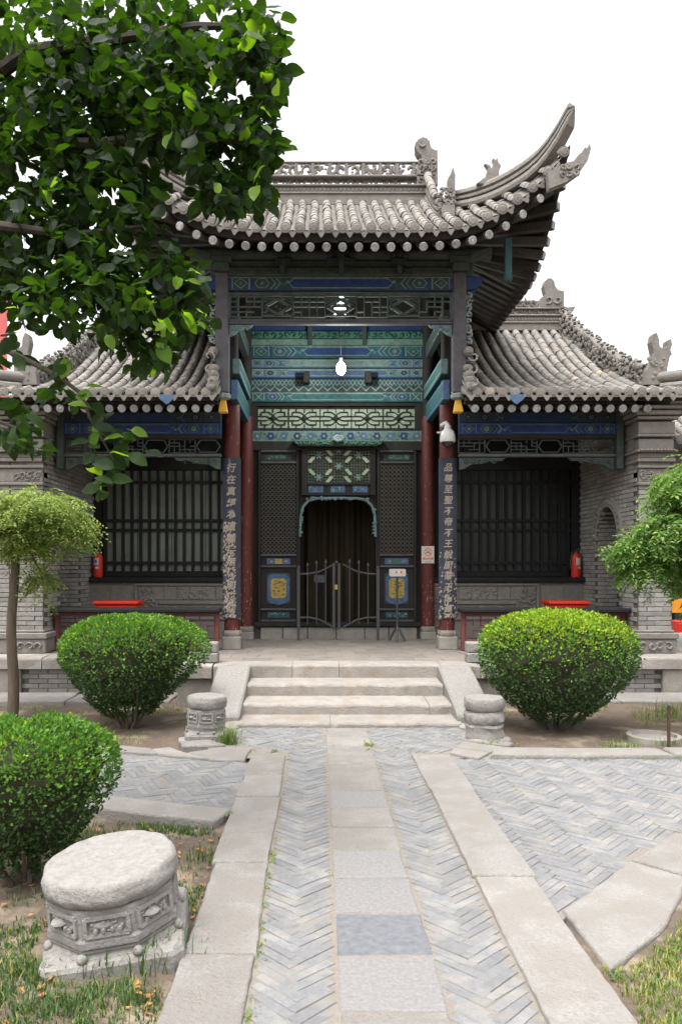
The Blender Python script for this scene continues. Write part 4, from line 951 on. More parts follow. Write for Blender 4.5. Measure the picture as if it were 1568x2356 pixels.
# curtain in the doorway
cu = MB(); n = 120; x0, x1 = dx0-.08, dx1+.08
vs = []
for i in range(n+1):
    x = x0+(x1-x0)*i/n; yv = 12.95+.06*math.sin(i*.21)+.02*math.sin(i*.57+1)
    for z in (PLZ+.02, 1.2, 2.2, 2.9): vs.append((x, yv, z))
cu.add(vs, [(i*4+j,(i+1)*4+j,(i+1)*4+j+1,i*4+j+1) for i in range(n) for j in range(3)]); cu = cu.build('door_curtain', M['curtain'], None, smooth=True)
tag(cu, 'brown and gold pleated curtain hanging inside the arched doorway', 'curtain')
# ------------------------------------------------------------------ the two side wings (mirror images, left and right of the porch)
def prw(d): d = max(0, d); return .30*d + .075*d*d
def wz(y): return 3.72 + prw(y-9.9) if y <= 13.1 else 3.72 + prw(16.3-y)
WR = 13.1
def wing(s):
    mx = lambda x: C0 + s*(x-C0)
    def BXs(mb, x0, x1, *a, **k): u, v = sorted((mx(x0), mx(x1))); mb.box(u, v, *a, **k)
    side = 'right' if s > 0 else 'left'
    wg = thing('side_wing', 'grey tiled brick wing right of the porch, its dark window behind a red rail' if s > 0 else 'grey tiled brick wing left of the porch, half hidden by the broad leaves', 'building', (mx(3), 11.5, PLZ), 'wings beside the porch')
    rf = MB(); XA, XB = 1.86, 4.42; n = 32; ny = 16
    for i in range(n+1):
        x = XA+(XB-XA)*i/n; zo = -.03 if i % 2 else -.005
        for j in range(ny+1): y = 9.9+(WR-9.9)*j/ny; rf.v.append((mx(x), y, wz(y)+zo))
    for i in range(n):
        for j in range(ny): rf.f.append([i*(ny+1)+j,(i+1)*(ny+1)+j,(i+1)*(ny+1)+j+1,i*(ny+1)+j+1]); rf.m.append(0)
    # hip corner beyond the gable ridge
    b0 = len(rf.v); rf.v += [(mx(4.42),9.9,3.715),(mx(5.0),9.86,3.80),(mx(4.42),10.6,wz(10.6)-.01),(mx(4.5),10.6,3.9)]; rf.f.append([b0,b0+1,b0+3,b0+2]); rf.m.append(0)
    rf = rf.build('roof', M['pan'], wg)
    items = []; ends = []; drips = []; N = 16; pt = (4.34-1.98)/(N-1)
    for i in range(N+4):
        x = 1.98+i*pt
        ym = WR-.06 if i < N else 10.55-(i-N)*.16
        lift = 0 if x < 4.3 else .10*((x-4.3)/.6)**2
        k = max(2, int((ym-9.88)/.3)); tilerun(None, [Vector((mx(x), 9.88+(ym-9.88)*j/k, wz(9.88+(ym-9.88)*j/k)+.002+lift)) for j in range(k+1)], items)
        ends.append((0, (mx(x), 9.865, 3.73+lift), Euler((rad(6),0,0)).to_matrix(), 1)); drips.append((0, (mx(x+pt/2), 9.86, 3.695+lift), Euler((rad(6),0,0)).to_matrix(), 1))
    drips.append((0, (mx(1.98-pt/2), 9.86, 3.695), None, 1))
    pieces(rf, 'barrel_tile', TILE, items, 300); pieces(rf, 'end_tile', ENDT, ends); pieces(rf, 'drip_tile', DRIP, drips)
    m_ = MB(); m_.add([(mx(XA),WR,wz(WR)-.01),(mx(XB),WR,wz(WR)-.01),(mx(XB),16.2,3.7),(mx(XA),16.2,3.7)], [(0,1,2,3)]); m_.build('roof_slope', M['tile'], wg)
    m_ = MB(); vs = []
    for x in (1.88, 4.6):
        for j in range(13): y = 9.95+(WR-9.95)*j/12; vs.append((mx(x), y, wz(y)-.10))
    m_.add(vs, [(j,j+1,13+j+1,13+j) for j in range(12)]); m_.build('soffit', M['soffit'], wg)
    # ridge with carving and beast
    rg = MB(); z0 = wz(WR)-.03; BXs(rg,1.9,4.0,WR-.1,WR+.1,z0,z0+.12); BXs(rg,1.9,4.0,WR-.12,WR+.12,z0+.12,z0+.145); BXs(rg,1.9,4.0,WR-.08,WR+.08,z0+.145,z0+.24); BXs(rg,1.9,4.0,WR-.11,WR+.11,z0+.24,z0+.27); BXs(rg,1.9,4.0,WR-.04,WR+.04,z0+.27,z0+.36); BXs(rg,1.9,4.0,WR-.09,WR+.09,z0+.36,z0+.385); BXs(rg,1.9,3.95,WR-.025,WR+.025,z0+.385,z0+.52)
    rg = rg.build('ridge', M['carve'], wg, bevel=.008)
    cv = MB(); u, v = sorted((mx(2.8),mx(3.95))); scrolls(cv,u,v,z0+.28,z0+.355,WR-.045,14,.014); scrolls(cv,u,v,z0+.39,z0+.56,WR-.03,10,.02); leafrelief(cv,u,v,z0+.39,z0+.56,WR-.03,50,.025)
    for i in range(22): cv.ball((u+.03+i*.052, WR-.083, z0+.19), .022,.012,.028,6,4)
    cv.build('carving', M['carve'], rg, smooth=True, kind='stuff')
    bs = MB(); pl = [(3.62,.38),(3.66,.55),(3.74,.60),(3.72,.66),(3.70,.74),(3.72,.82),(3.77,.87),(3.83,.87),(3.88,.82),(3.89,.75),(3.94,.68),(4.02,.66),(4.04,.66),(4.04,.38)]
    bs.prism_xz([(mx(u),z0+v) for u,v in pl], WR-.08, WR+.08); scrolls(bs,*sorted((mx(3.7),mx(4.0))),z0+.4,z0+.62,WR-.085,2,.02)
    bs.prism_xz([(mx(4.04),z0+.30),(mx(4.2),z0+.34),(mx(4.24),z0+.42),(mx(4.12),z0+.40),(mx(4.04),z0+.42)], WR-.05, WR+.05); bs.build('ridge_beast', M['carve'], rg, bevel=.01, fix=True)
    # gable ridge: tall band of carved leaves running down the slope, beast at its foot
    gr = MB(); pts = []; hts = []
    for i in range(15):
        y = WR-.05-(WR-10.45)*i/14; pts.append((mx(4.05+.30*(i/14)), y, wz(y)-.02)); hts.append(.40-.08*(i/14))
    ridgepath(gr, pts, [.16]*15, hts); gr = gr.build('gable_ridge', M['carve'], wg, fix=True)
    lf = MB()
    for i in range(330):
        q = R.random()*13.99; k = int(q); a = Vector(pts[k]).lerp(Vector(pts[k+1]), q-k); hh = hts[k]
        c = a+Vector((-s*(.085+R.uniform(-.01,.015)), R.uniform(-.03,.03), R.uniform(.05,.95)*hh)); lf.ball(c, .02,R.uniform(.025,.05),R.uniform(.02,.045),6,4)
    for i in range(90):
        q = R.random()*13.99; k = int(q); a = Vector(pts[k]).lerp(Vector(pts[k+1]), q-k); lf.ball(a+Vector((R.uniform(-.06,.06),0,hts[k]+R.uniform(-.01,.02))), .025,.04,.02,6,4)
    lf.build('carved_leaves', M['carve'], gr, smooth=True, kind='stuff')
    bs = MB(); bx, bz = mx(4.40), 3.92; pl = [(-.16,.0),(-.14,.18),(-.06,.30),(-.04,.42),(-.07,.56),(-.05,.66),(0,.68),(.03,.60),(.04,.50),(.09,.47),(.13,.50),(.14,.58),(.19,.60),(.20,.52),(.18,.45),(.20,.40),(.17,.36),(.14,.22),(.14,.0)]
    bs.prism_xz([(bx+s*u, bz+v) for u,v in pl], 10.30, 10.44); leafrelief(bs, bx-.1, bx+.1, bz+.05, bz+.35, 10.30, 14, .03); bs.build('gable_beast', M['carve'], gr, bevel=.015, fix=True)
    tb = MB(); tb.tube([(mx(4.45),10.35,4.02),(mx(4.7),10.1,4.0),(mx(4.95),9.95,4.02)], .075, 10); tb.tube([(mx(4.45),10.28,3.88),(mx(4.7),10.03,3.86),(mx(4.95),9.88,3.87)], .06, 8); tb.build('hip_ridge', M['carve'], wg, smooth=True)
    # small end ridge beside the porch post
    er = MB(); pts = [(mx(1.915), 9.88+.13*i, wz(9.88+.13*i)-.02) for i in range(6)]; ridgepath(er, pts, [.15]*6, [.12,.22,.28,.30,.30,.28]); er = er.build('end_ridge', M['carve'], wg, fix=True)
    k = MB()
    for i in range(4): z = 3.80+.10*i; y = 9.86+.10*i; k.ball((mx(1.915), y, z), .07,.03,.055,9,5); k.ball((mx(1.915), y-.02, z), .03,.02,.025,7,4)
    k.ball((mx(1.93),10.2,4.32),.07,.10,.07,9,5); scrolls(k, *sorted((mx(1.85),mx(1.99))), 3.76, 4.25, 9.84, 1, .012); k.build('carving', M['carve'], er, smooth=True)
    pdp = MB(); pdp.prism_xz([(mx(2.38),3.70),(mx(2.56),3.70),(mx(2.55),3.64),(mx(2.50),3.60),(mx(2.47),3.575),(mx(2.43),3.60),(mx(2.39),3.64)], 9.85, 9.88); pdp.build('painted_drip', M['blue2'], rf)
    # eave boards and rafters
    m_ = MB(); BXs(m_,1.84,4.95,9.91,9.97,3.635,3.675); BXs(m_,1.84,4.0,9.98,10.02,3.605,3.633); m_.build('eave_board', M['wood'], wg)
    for i in range(15):
        x = 1.97+i*.155; rafter((mx(x),11.6,4.28),(mx(x),9.965,3.545), .052, wg)
    # front beams
    u, v = sorted((mx(1.88), mx(3.98)))
    m_ = MB(); m_.box(u,v,10.58,10.68,3.475,3.62); o = m_.build('eave_beam', M['dim'], wg); band(o,u,v,3.478,3.615,10.58,base='dim',line='dim',mid='blue',deco='blue2',dark='wood')
    m_ = MB(); m_.box(u,v,10.56,10.68,3.315,3.465); o = m_.build('painted_beam', M['blue'], wg); band(o,u,v,3.317,3.462,10.56,base='blue',line='blue2',mid='blue',deco='pale',dark='dim')
    m_ = MB(); m_.box(u,v,10.57,10.67,3.262,3.312); m_.build('lintel', M['wood'], wg)
    m_ = MB(); m_.box(u,v,10.62,10.64,3.05,3.055); m_.build('frieze_strip', M['wood'], wg)
    fr = MB(); rr2 = random.Random(31); k = 6
    for q in range(k):
        xa, xb = u+(v-u)*q/k, u+(v-u)*(q+1)/k
        if q % 2 == 0: fretbars(fr, xa, xb, 3.075, 3.255, 10.61, 5, 4, .012, .025, rr2, .3)
        else:
            for e in ((.05,.5,.2,.95),(.2,.95,.8,.95),(.8,.95,.95,.5),(.95,.5,.8,.05),(.8,.05,.2,.05),(.2,.05,.05,.5)): fr.bar((xa+e[0]*(xb-xa),10.62,3.075+.18*e[1]),(xa+e[2]*(xb-xa),10.62,3.075+.18*e[3]),.03,.014)
    fr.build('frieze_lattice', M['woodgreen'], wg, kind='stuff')
    m_ = MB(); m_.box(u,v,10.57,10.66,3.02,3.06); m_.build('rail', M['woodgrey'], wg, bevel=.008)
    for xa, sg in ((1.89,1),(3.96,-1)):
        m_ = MB(); pl = [(0,3.01),(.62,3.01),(.58,2.97),(.42,2.965),(.30,2.93),(.16,2.92),(.06,2.86),(0,2.85)]; m_.prism_xz([(mx(xa+sg*q),z) for q,z in pl],10.60,10.64); scrolls(m_,*sorted((mx(xa+sg*.03),mx(xa+sg*.5))),2.93,3.0,10.597,5,.009); m_.build('corner_bracket', M['woodgreen'], wg, fix=True)
    m_ = MB(); BXs(m_,3.97,4.06,10.52,10.66,2.85,3.62); m_.build('end_post', M['woodgreen'], wg, bevel=.01)
    # end wall with arched recess
    XI, XO = 4.13, (4.56 if s > 0 else 4.74); YA, YBk, ZS = 10.86, 11.72, 1.93
    wall = MB(); arc = [(YA,PLZ)] + [((YA+YBk)/2-(YBk-YA)/2*math.cos(math.pi*i/12), ZS+.47*math.sin(math.pi*i/12)) for i in range(13)] + [(YBk,PLZ)]
    outl = [(10.25,PLZ)] + arc + [(13.6,PLZ),(13.6,3.95),(13.1,5.35),(12.0,4.55),(11.0,3.98),(10.25,3.72)]
    u, v = sorted((mx(XI), mx(XO-.10))); wall.prism_yz(outl, u, v); u2, v2 = sorted((mx(XO-.099), mx(XO))); wall.box(u2,v2,10.25,13.6,PLZ,3.7); BXs(wall,4.14,XO-.0,10.22,10.2499,.72,3.3)
    ew = wall.build('end_wall', M['joint'], wg, fix=True)
    bk = []
    for q in range(4):
        k = MB(); j = lambda: R.uniform(-.003,.003); k.box(-.116+j(),.116+j(),-.012,.02,-.026+j()*.6,.026+j()*.6); bk.append(k.mesh('brick', M['brick'], bevel=.003))
    it = []; rq = random.Random(5+s)
    for r_ in range(43):                                     # front face of the pier
        z = .76+r_*.0605
        if 3.0 < z: break
        if s < 0: it.append((rq.randrange(4), (mx(4.65), 10.222, z), None, (.72,1,1)))
        xs_ = [4.235,4.44] if r_ % 2 else [4.18,4.34,4.497]
        for q, x in enumerate(xs_):
            wd = (1.86/2.32 if r_ % 2 else (.40 if q != 1 else 1.0)) if True else 1
            wd = .88 if r_ % 2 else (.42 if q == 0 else .85 if q == 1 else .48)
            it.append((rq.randrange(4), (mx(x), 10.222+rq.uniform(-.004,.004), z), None, (wd,1,1)))
    rot90 = Euler((0,0,rad(90 if s > 0 else -90))).to_matrix(); rot90 = Euler((0,0,rad(-90*s))).to_matrix()
    def inarch(y, z):
        if not (YA-.02 < y < YBk+.02): return False
        if z < ZS: return True
        return ((y-(YA+YBk)/2)/((YBk-YA)/2+.03))**2 + ((z-ZS)/.50)**2 < 1
    for r_ in range(56):
        z = .50+r_*.0605; y = 10.38+(r_ % 2)*.12
        while y < 12.45:
            if not inarch(y, z) and z < wz(y)-.25: it.append((rq.randrange(4), (mx(XI)-s*(.0+rq.uniform(-.003,.004)), y, z), rot90, 1))
            y += .2415
    for r_ in range(24):                                     # far jamb of the recess
        z = .50+r_*.0605
        for q in range(2): it.append((rq.randrange(4), (mx(4.17+q*.16+(r_%2)*.04), YBk-.004+rq.uniform(-.003,.003), z), None, (.66,1,1)))
    for r_ in range(7):                                      # brick lining of the vault
        a = math.asin(min(.97,(r_+.5)*.062/.47)); yv, zv = (YA+YBk)/2+(YBk-YA)/2*math.cos(a), ZS+.47*math.sin(a)
        for q in range(2): it.append((rq.randrange(4), (mx(4.17+q*.16+(r_%2)*.04), yv-.006, zv), Euler((-a,0,0)).to_matrix(), (.66,1,1.15)))
    for r_ in range(12):
        for q in range(4): it.append((rq.randrange(4), (mx(XI+.32), YA+.1+q*.235+(r_%2)*.1, 1.70+r_*.0605), rot90, 1)) if 1.7+r_*.06 < 2.35 else None
    it = [t for t in it if t]
    pieces(ew, 'brick', bk, it, 300)
    m_ = MB(); BXs(m_,XI+.33,XI+.352,YA-.05,YBk+.02,PLZ,2.45); m_.build('recess_back', M['joint'], ew)
    m_ = MB(); ym = (YA+YBk)/2
    for i in range(17):                                      # carved arch ring
        a = math.pi*(i+.5)/17 ; cy_, cz_ = ym-.50*math.cos(a), ZS+.54*math.sin(a); m_.ball((mx(XI-.012), cy_, cz_), .03,.055,.055,8,5); m_.ball((mx(XI-.035), cy_, cz_), .015,.03,.03,6,4)
    for sg in (-1,1): 
        for q in range(3): m_.ball((mx(XI-.012), ym+sg*.50, ZS-.05-.09*q), .03,.055,.05,8,5)
    ringp = [(mx(XI-.02), ym-.44*math.cos(math.pi*i/14), ZS+.485*math.sin(math.pi*i/14)) for i in range(15)]; m_.tube(ringp, .022, 6); ringp = [(mx(XI-.02), ym-.57*math.cos(math.pi*i/14), ZS+.61*math.sin(math.pi*i/14)) for i in range(15)]; m_.tube(ringp, .022, 6)
    m_.build('arch_moulding', M['carve'], ew, smooth=True)
    # pier base, corbels and cornice
    m_ = MB(); BXs(m_,4.08,XO+.04,10.16,10.7,PLZ,.62); BXs(m_,4.06,XO+.06,10.14,10.7,.62,.70); BXs(m_,4.10,XO+.02,10.18,10.7,.70,.735); pb = m_.build('pier_base', M['carve'], ew, bevel=.012)
    m_ = MB(); u, v = sorted((mx(4.10),mx(4.56))); scrolls(m_,u,v,.45,.61,10.155,4,.016); m_.build('carving', M['carve'], pb)
    m_ = MB()
    for z0_, z1_, o_ in ((2.60,2.64,.03),(2.64,2.82,.0),(2.82,2.86,.03),(2.90,2.95,.05),(2.95,3.02,.03),(3.02,3.05,.09),(3.05,3.20,.02),(3.22,3.26,.06),(3.26,3.42,.04),(3.44,3.48,.10),(3.49,3.55,.14),(3.56,3.60,.20)):
        BXs(m_,4.13-o_*.6,XO+o_*.4,10.20-o_,10.6,z0_,z1_-.003)
    co = m_.build('pier_cornice', M['carve'], ew, bevel=.008)
    m_ = MB(); u, v = sorted((mx(4.14),mx(4.52))); scrolls(m_,u,v,2.66,2.80,10.195,4,.014); scrolls(m_,u,v,2.66,2.80,10.198,5,.01)
    for i in range(11): m_.ball((u-.02+(v-u+.04)*i/10, 10.10, 3.04), .022,.03,.018,7,4)
    m_.build('carving', M['carve'], co, smooth=True, kind='stuff')
    # back wall, window, carved apron
    YW2 = 12.5; m_ = MB(); BXs(m_,1.45,XI+.02,YW2+.06,YW2+.2,PLZ,5.0); m_.build('back_wall', M['wood'], wg)
    m_ = MB(); BXs(m_,1.74,XI,YW2-.22,YW2+.06,PLZ,1.30); ap = m_.build('carved_apron', M['carve'], wg)
    m_ = MB(); ya = YW2-.222
    for z0_, z1_, xa, xb in ((1.245,1.285,1.76,3.42),(.96,1.0,2.0,3.05),(.72,.76,2.0,3.05)): BXs(m_,xa,xb,ya-.035,ya,z0_,z1_)
    BXs(m_,3.38,3.42,ya-.03,ya,.5,1.24); BXs(m_,3.06,3.10,ya-.03,ya,.5,1.0); BXs(m_,1.96,2.0,ya-.03,ya,.5,1.0); BXs(m_,3.46,3.8,ya-.012,ya,.5,1.24)
    for i in range(8): BXs(m_,1.78+i*.2,1.78+i*.2+.19,ya-.010,ya,1.03,1.235)
    m_.build('moulding', M['carve'], ap, bevel=.006)
    m_ = MB(); u, v = sorted((mx(2.05),mx(3.02))); scrolls(m_,u,v,.78,.94,ya-.012,7,.02); u, v = sorted((mx(3.12),mx(3.36))); scrolls(m_,u,v,.6,1.2,ya-.012,2,.015); leafrelief(m_,u,v,.98,1.22,ya-.012,26,.03); u, v = sorted((mx(1.78),mx(1.94))); scrolls(m_,u,v,.6,1.2,ya-.012,2,.015); u, v = sorted((mx(2.3),mx(2.75))); leafrelief(m_,u,v,1.05,1.21,ya-.012,24,.028)
    m_.build('relief', M['carve'], ap, smooth=True, kind='stuff')
    wn = MB(); BXs(wn,1.74,XI,YW2-.30,YW2+.05,1.302,1.375); BXs(wn,1.75,3.95,YW2-.02,YW2+.05,1.376,1.47); BXs(wn,1.74,XI,YW2-.02,YW2+.05,3.06,3.95); BXs(wn,3.98,XI,YW2-.02,YW2+.05,1.376,3.06); BXs(wn,1.74,1.82,YW2-.02,YW2+.05,1.376,3.06)
    wn = wn.build('window', M['blackrail'], wg, bevel=.01)
    for i in range(4): m_ = MB(); a = 1.82+(3.98-1.82)*i/4; BXs(m_,a+.004,a+.536,YW2+.03,YW2+.045,1.47,3.06); m_.build('pane', M['glassdark' if s > 0 else 'glass'], wn)
    nb = 16
    bm_ = MB(); bm_.box(-.021,.021,-.02,.02,-.79,.79); bmz = [bm_.mesh('bar', M['blackrail'])]
    pieces(wn, 'bar', bmz, [(0,(mx(1.87+(3.93-1.87)*i/(nb-1)), YW2-.02, 2.265), None, 1) for i in range(nb)])
    hm_ = MB(); hm_.box(-1.08,1.08,-.016,.016,-.022,.022); hm_ = [hm_.mesh('crossbar', M['blackrail'])]
    pieces(wn, 'crossbar', hm_, [(0,(mx(2.90),YW2-.023,z),None,1) for z in (2.87,2.265,2.115,1.60)])
    # black topped red rail between the posts
    ra = thing('porch_rail', 'low red fretwork rail with a black seat board, %s of the porch' % side, 'railing', (mx(2.9), 10.55, PLZ), 'low red rails')
    m_ = MB(); BXs(m_,1.87,4.12,10.40,10.68,.94,1.0); m_.build('top_board', M['blackrail'], ra, bevel=.015)
    m_ = MB(); BXs(m_,1.90,4.08,10.52,10.57,.905,.938); BXs(m_,1.90,4.08,10.52,10.57,.50,.545); BXs(m_,1.90,1.95,10.515,10.575,PLZ,.938); BXs(m_,4.03,4.08,10.515,10.575,PLZ,.938); BXs(m_,2.97,3.01,10.515,10.575,.545,.905); BXs(m_,1.92,4.05,10.53,10.56,PLZ,.498); m_.build('frame', M['redrail'], ra, bevel=.005)
    m_ = MB(); rr2 = random.Random(8)
    for a, c in ((1.96,2.96),(3.02,4.02)): u, v = sorted((mx(a),mx(c))); fretbars(m_,u,v,.56,.895,10.533,10,5,.014,.022,rr2,.36)
    m_.build('fretwork', M['redrail'], ra, kind='stuff')
for s in (1, -1): wing(s)

# ------------------------------------------------------------------ beyond the wings
pb = thing('pink_building', 'salmon pink building behind the left wing, seen through the leaves', 'building', (-11.5, 22, 0))
m_ = MB(); m_.slab([(-18,20),(-7.85,20),(-10.6,27),(-18,27)],0,9.9,ch=.02,seg=30,jit=0); m_.build('wall', M['pink'], pb)
m_ = MB(); m_.slab([(-18.2,19.8),(-7.75,19.8),(-10.5,27.2),(-18.2,27.2)],9.901,10.2,ch=.03,seg=30,jit=0); m_.build('parapet', M['chalk'], pb)
for i in range(3):
    for z in (4.6, 7.6):
        m_ = MB(); x = -14.5+i*2.5; m_.box(x,x+1.2,19.96,19.99,z,z+1.6); f = m_.build('window', M['chalk'], pb); m_ = MB(); m_.box(x+.1,x+1.1,19.94,19.955,z+.1,z+1.5); m_.build('pane', M['glassdark'], f)
ob = thing('side_gate', 'narrow brick gateway with its own little tiled roof, at the right edge', 'gateway', (5.3, 11.0, 0))
m_ = MB(); m_.box(5.75,6.2,11.0,11.4,PLZ,3.2); m_.box(7.9,8.4,11.0,11.4,PLZ,3.2); m_.box(4.60,8.4,11.02,11.38,2.75,3.2); m_.build('wall', M['carve'], ob, bevel=.01)
rf = MB(); 
for i in range(13):
    x = 4.72+i*.3; rf.v += [(x,10.5,3.22),(x,11.2,3.62)]
for i in range(12): rf.f.append([i*2,i*2+2,i*2+3,i*2+1]); rf.m.append(0)
rf = rf.build('roof', M['pan'], ob); items = []; ends = []
for i in range(20): x = 4.78+i*.17; tilerun(None, [Vector((x,10.48,3.22)),Vector((x,11.2,3.63))], items); ends.append((0,(x,10.465,3.23),None,1))
pieces(rf,'barrel_tile',TILE,items); pieces(rf,'end_tile',ENDT,ends)
db = thing('far_hall', 'dark open hall beyond the gateway at the right edge', 'building', (9, 17, 0))
m_ = MB(); m_.box(5.2,14,17,22,0,5); m_.build('wall', M['wood'], db); m_ = MB(); m_.box(5.0,14.2,16.7,22.3,5,5.3); m_.build('roof', M['tile'], db, bevel=.05)
yt = thing('cloth_table', 'table under a bright orange cloth at the right edge', 'table', (7.0, 14.4, 0))
m_ = MB(); m_.box(6.2,7.8,14.0,14.8,.92,.96); m_.build('tabletop', M['wood'], yt); m_ = MB(); m_.box(6.18,7.82,13.96,14.0,.72,.965); m_.box(6.16,6.2,13.96,14.8,.72,.965); m_.build('cloth', M['orange'], yt)
for x in (6.3,7.7):
    for y in (14.1,14.7): m_ = MB(); m_.box(x-.03,x+.03,y-.03,y+.03,0,.92); m_.build('leg', M['wood'], yt)
rb = thing('hydrant_box', 'red hydrant cabinet under the orange table, at the right edge', 'cabinet', (6.25, 13.5, 0))
m_ = MB(); m_.box(6.03,6.42,13.4,13.6,.25,.62); m_.build('body', M['redplastic'], rb, bevel=.015); m_ = MB(); m_.box(6.08,6.37,13.388,13.399,.29,.58); m_.build('door', M['redplastic'], rb, bevel=.004); m_ = MB(); m_.box(6.03,6.08,13.42,13.58,.0,.249); m_.box(6.37,6.42,13.42,13.58,.0,.249); m_.build('legs', M['iron'], rb)
m_ = MB(); m_.box(4.6,9,10.3,16.9,-.05,.10); m_.build('side_pavement', M['slab'], kind='structure')
# ------------------------------------------------------------------ things on and around the porch
def text_mesh(body, size, mt, spacing=1.0, shear=0.0, extrude=.0025, line=1.0):
    cu_ = bpy.data.curves.new('lettering', 'FONT'); cu_.body = body; cu_.size = size; cu_.extrude = extrude; cu_.align_x = 'CENTER'; cu_.shear = shear; cu_.space_line = line; cu_.resolution_u = 2
    cu_.offset = size*.022
    to = bpy.data.objects.new('lettering', cu_); COL.objects.link(to)
    dg = bpy.context.evaluated_depsgraph_get(); me = bpy.data.meshes.new_from_object(to.evaluated_get(dg)); me.materials.clear(); me.materials.append(mt)
    bpy.data.objects.remove(to); bpy.data.curves.remove(cu_); return me
def place_text(me, parent, loc, name='lettering', rot=None):
    o = bpy.data.objects.new(name, me); COL.objects.link(o); o.parent = parent; o.location = Vector(loc)-org(parent); o.rotation_euler = rot or (rad(90),0,0); return o
# couplet boards hugging the front columns
for s, txt, lab in ((-1, '行在真經為道義德無依則慎踐', 'tall dark blue couplet board on the left front column, badly worn lower half'), (1, '品尊至聖不帝不王說服帝王億萬', 'tall dark blue couplet board on the right front column, mostly intact lettering')):
    xx = C0+s*1.463; cb = thing('couplet_board', lab, 'plaque', (xx, YC-.12, 1.0), 'couplet boards on the front columns')
    zt, zb_ = PZ(1053,YC-.1), PZ(1423,YC-.1); m_ = MB(); n = 8; wv = .122; vs = []
    for z in (zb_, zt):
        for k in range(n+1): u = -1+2*k/n; vs.append((xx+u*wv, YC-.123+.055*u*u, z))
        for k in range(n+1): u = 1-2*k/n; vs.append((xx+u*wv, YC-.103+.055*u*u, z))
    L_ = 2*n+2; m_.add(vs, [(i,(i+1)%L_,L_+(i+1)%L_,L_+i) for i in range(L_)] + [tuple(reversed(range(L_))), tuple(range(L_,2*L_))]); m_.build('board', M['plaque'], cb)
    m_ = MB(); rq = random.Random(77+s)                     # bare patches where the paint has gone
    for q in range(420 if s < 0 else 170):
        t = rq.random()**(1.3 if s < 0 else 2.2); z = zb_+.02+(zt-zb_-.1)*t*(.62 if s < 0 else .42); u = rq.uniform(-.95,.45 if s < 0 else .9)
        if s > 0 and rq.random() < .5: u = rq.choice((-.85,-.2,.0,.2,.85))+rq.uniform(-.12,.12)
        yv = YC-.1235+.055*u*u-.0006*rq.random(); w_, h_ = rq.uniform(.006,.018), rq.uniform(.006,.034)
        k = rq.randint(5,7); sl_ = rq.uniform(.2,.8); pl = []
        for e in range(k): a = 6.283*e/k; r_ = rq.uniform(.6,1.1); px = xx+u*wv+math.cos(a)*w_*r_; pl.append((max(xx-wv,min(xx+wv,px)), z+math.sin(a)*h_*r_*.6+(px-xx-u*wv)*sl_))
        m_.add([(px, YC-.1245+.055*((px-xx)/wv)**2-.0004*rq.random(), max(zb_,pz)) for px,pz in pl], [tuple(range(k))])
    m_.build('bare_patch', M['plaqueworn'], cb)
    m_ = MB(); m_.box(xx-wv,xx+wv,YC-.075,YC-.065,zb_-.012,zb_-.001); m_.build('lower_edge', M['plaqueworn'], cb)
    n = len(txt); pitch = (zt-zb_-.12)/n
    for i, ch in enumerate(txt):
        me = text_mesh(ch, pitch*.80, M['letter'], shear=.18); place_text(me, cb, (xx-.008, YC-.126, zt-.06-pitch*(i+.80)))
# iron gate in the doorway
YG = 11.95; gx = lambda x: PX(x, YG); gz = lambda y: PZ(y, YG)
ig = thing('iron_gate', 'low wrought iron double gate with spear tips standing across the doorway', 'gate', (gx(777), YG, PLZ))
for a in (686.5, 869):
    m_ = MB(); m_.box(gx(a)-.022,gx(a)+.022,YG-.02,YG+.02,PLZ,gz(1308)); m_.ball((gx(a),YG,gz(1306)),.028,.028,.028,8,5); m_.build('post', M['iron'], ig)
for s_, xs in ((1,(690,707,728,749,767.5)),(-1,(866,846,825,804,779.5))):
    gl = MB()
    top = [(690,1321),(712,1320),(735,1315),(752,1307),(768,1298)] ; bot = [(690,1421),(712,1421),(735,1426),(752,1435),(768,1444)]
    fx = (lambda x: x) if s_ > 0 else (lambda x: 1556-x)
    gl.tube([(gx(fx(x)),YG,gz(y)) for x,y in top], .014, 6); gl.tube([(gx(fx(x)),YG,gz(y)) for x,y in bot], .014, 6)
    gl = gl.build('gate_leaf', M['iron'], ig, smooth=True)
    for i, x in enumerate(xs[1:4]):
        m_ = MB(); t = (abs(x-xs[0]))/78; zt = gz(1306-8*t if i == 0 else 1304-10*t)+.0; m_.tube([(gx(x),YG,gz(1436)),(gx(x),YG,zt)], .0105, 6); m_.tube([(gx(x),YG,zt),(gx(x),YG,zt+.018),(gx(x),YG,zt+.07)], [.012,.022,.001], 6); m_.build('bar', M['iron'], gl)
    x = xs[4]; m_ = MB(); m_.box(gx(x)-.02,gx(x)+.02,YG-.018,YG+.018,gz(1449),gz(1296)); m_.build('stile', M['iron'], gl, bevel=.004)
m_ = MB(); m_.tube([(gx(773.5),YG-.01,gz(1298)),(gx(773.5),YG-.01,gz(1294)),(gx(773.5),YG-.01,gz(1290))],[.02,.035,.01],8); m_.build('finial', M['iron'], ig)
m_ = MB(); m_.box(gx(769),gx(776),YG-.04,YG-.021,gz(1356),gz(1345)); m_.ball((gx(772),YG-.03,gz(1349)),.018,.012,.022,8,5); m_.build('padlock', M['gold'], ig)
pl_ = tag(None or thing('hanging_sheet', 'pale grey notice sheet hanging inside the iron gate, left leaf', 'notice', (gx(732),YG+.03,gz(1330))), None, None)
m_ = MB(); m_.box(gx(722),gx(747),YG+.03,YG+.034,gz(1340),gz(1323)); m_.build('sheet', M['woodgrey'], pl_)
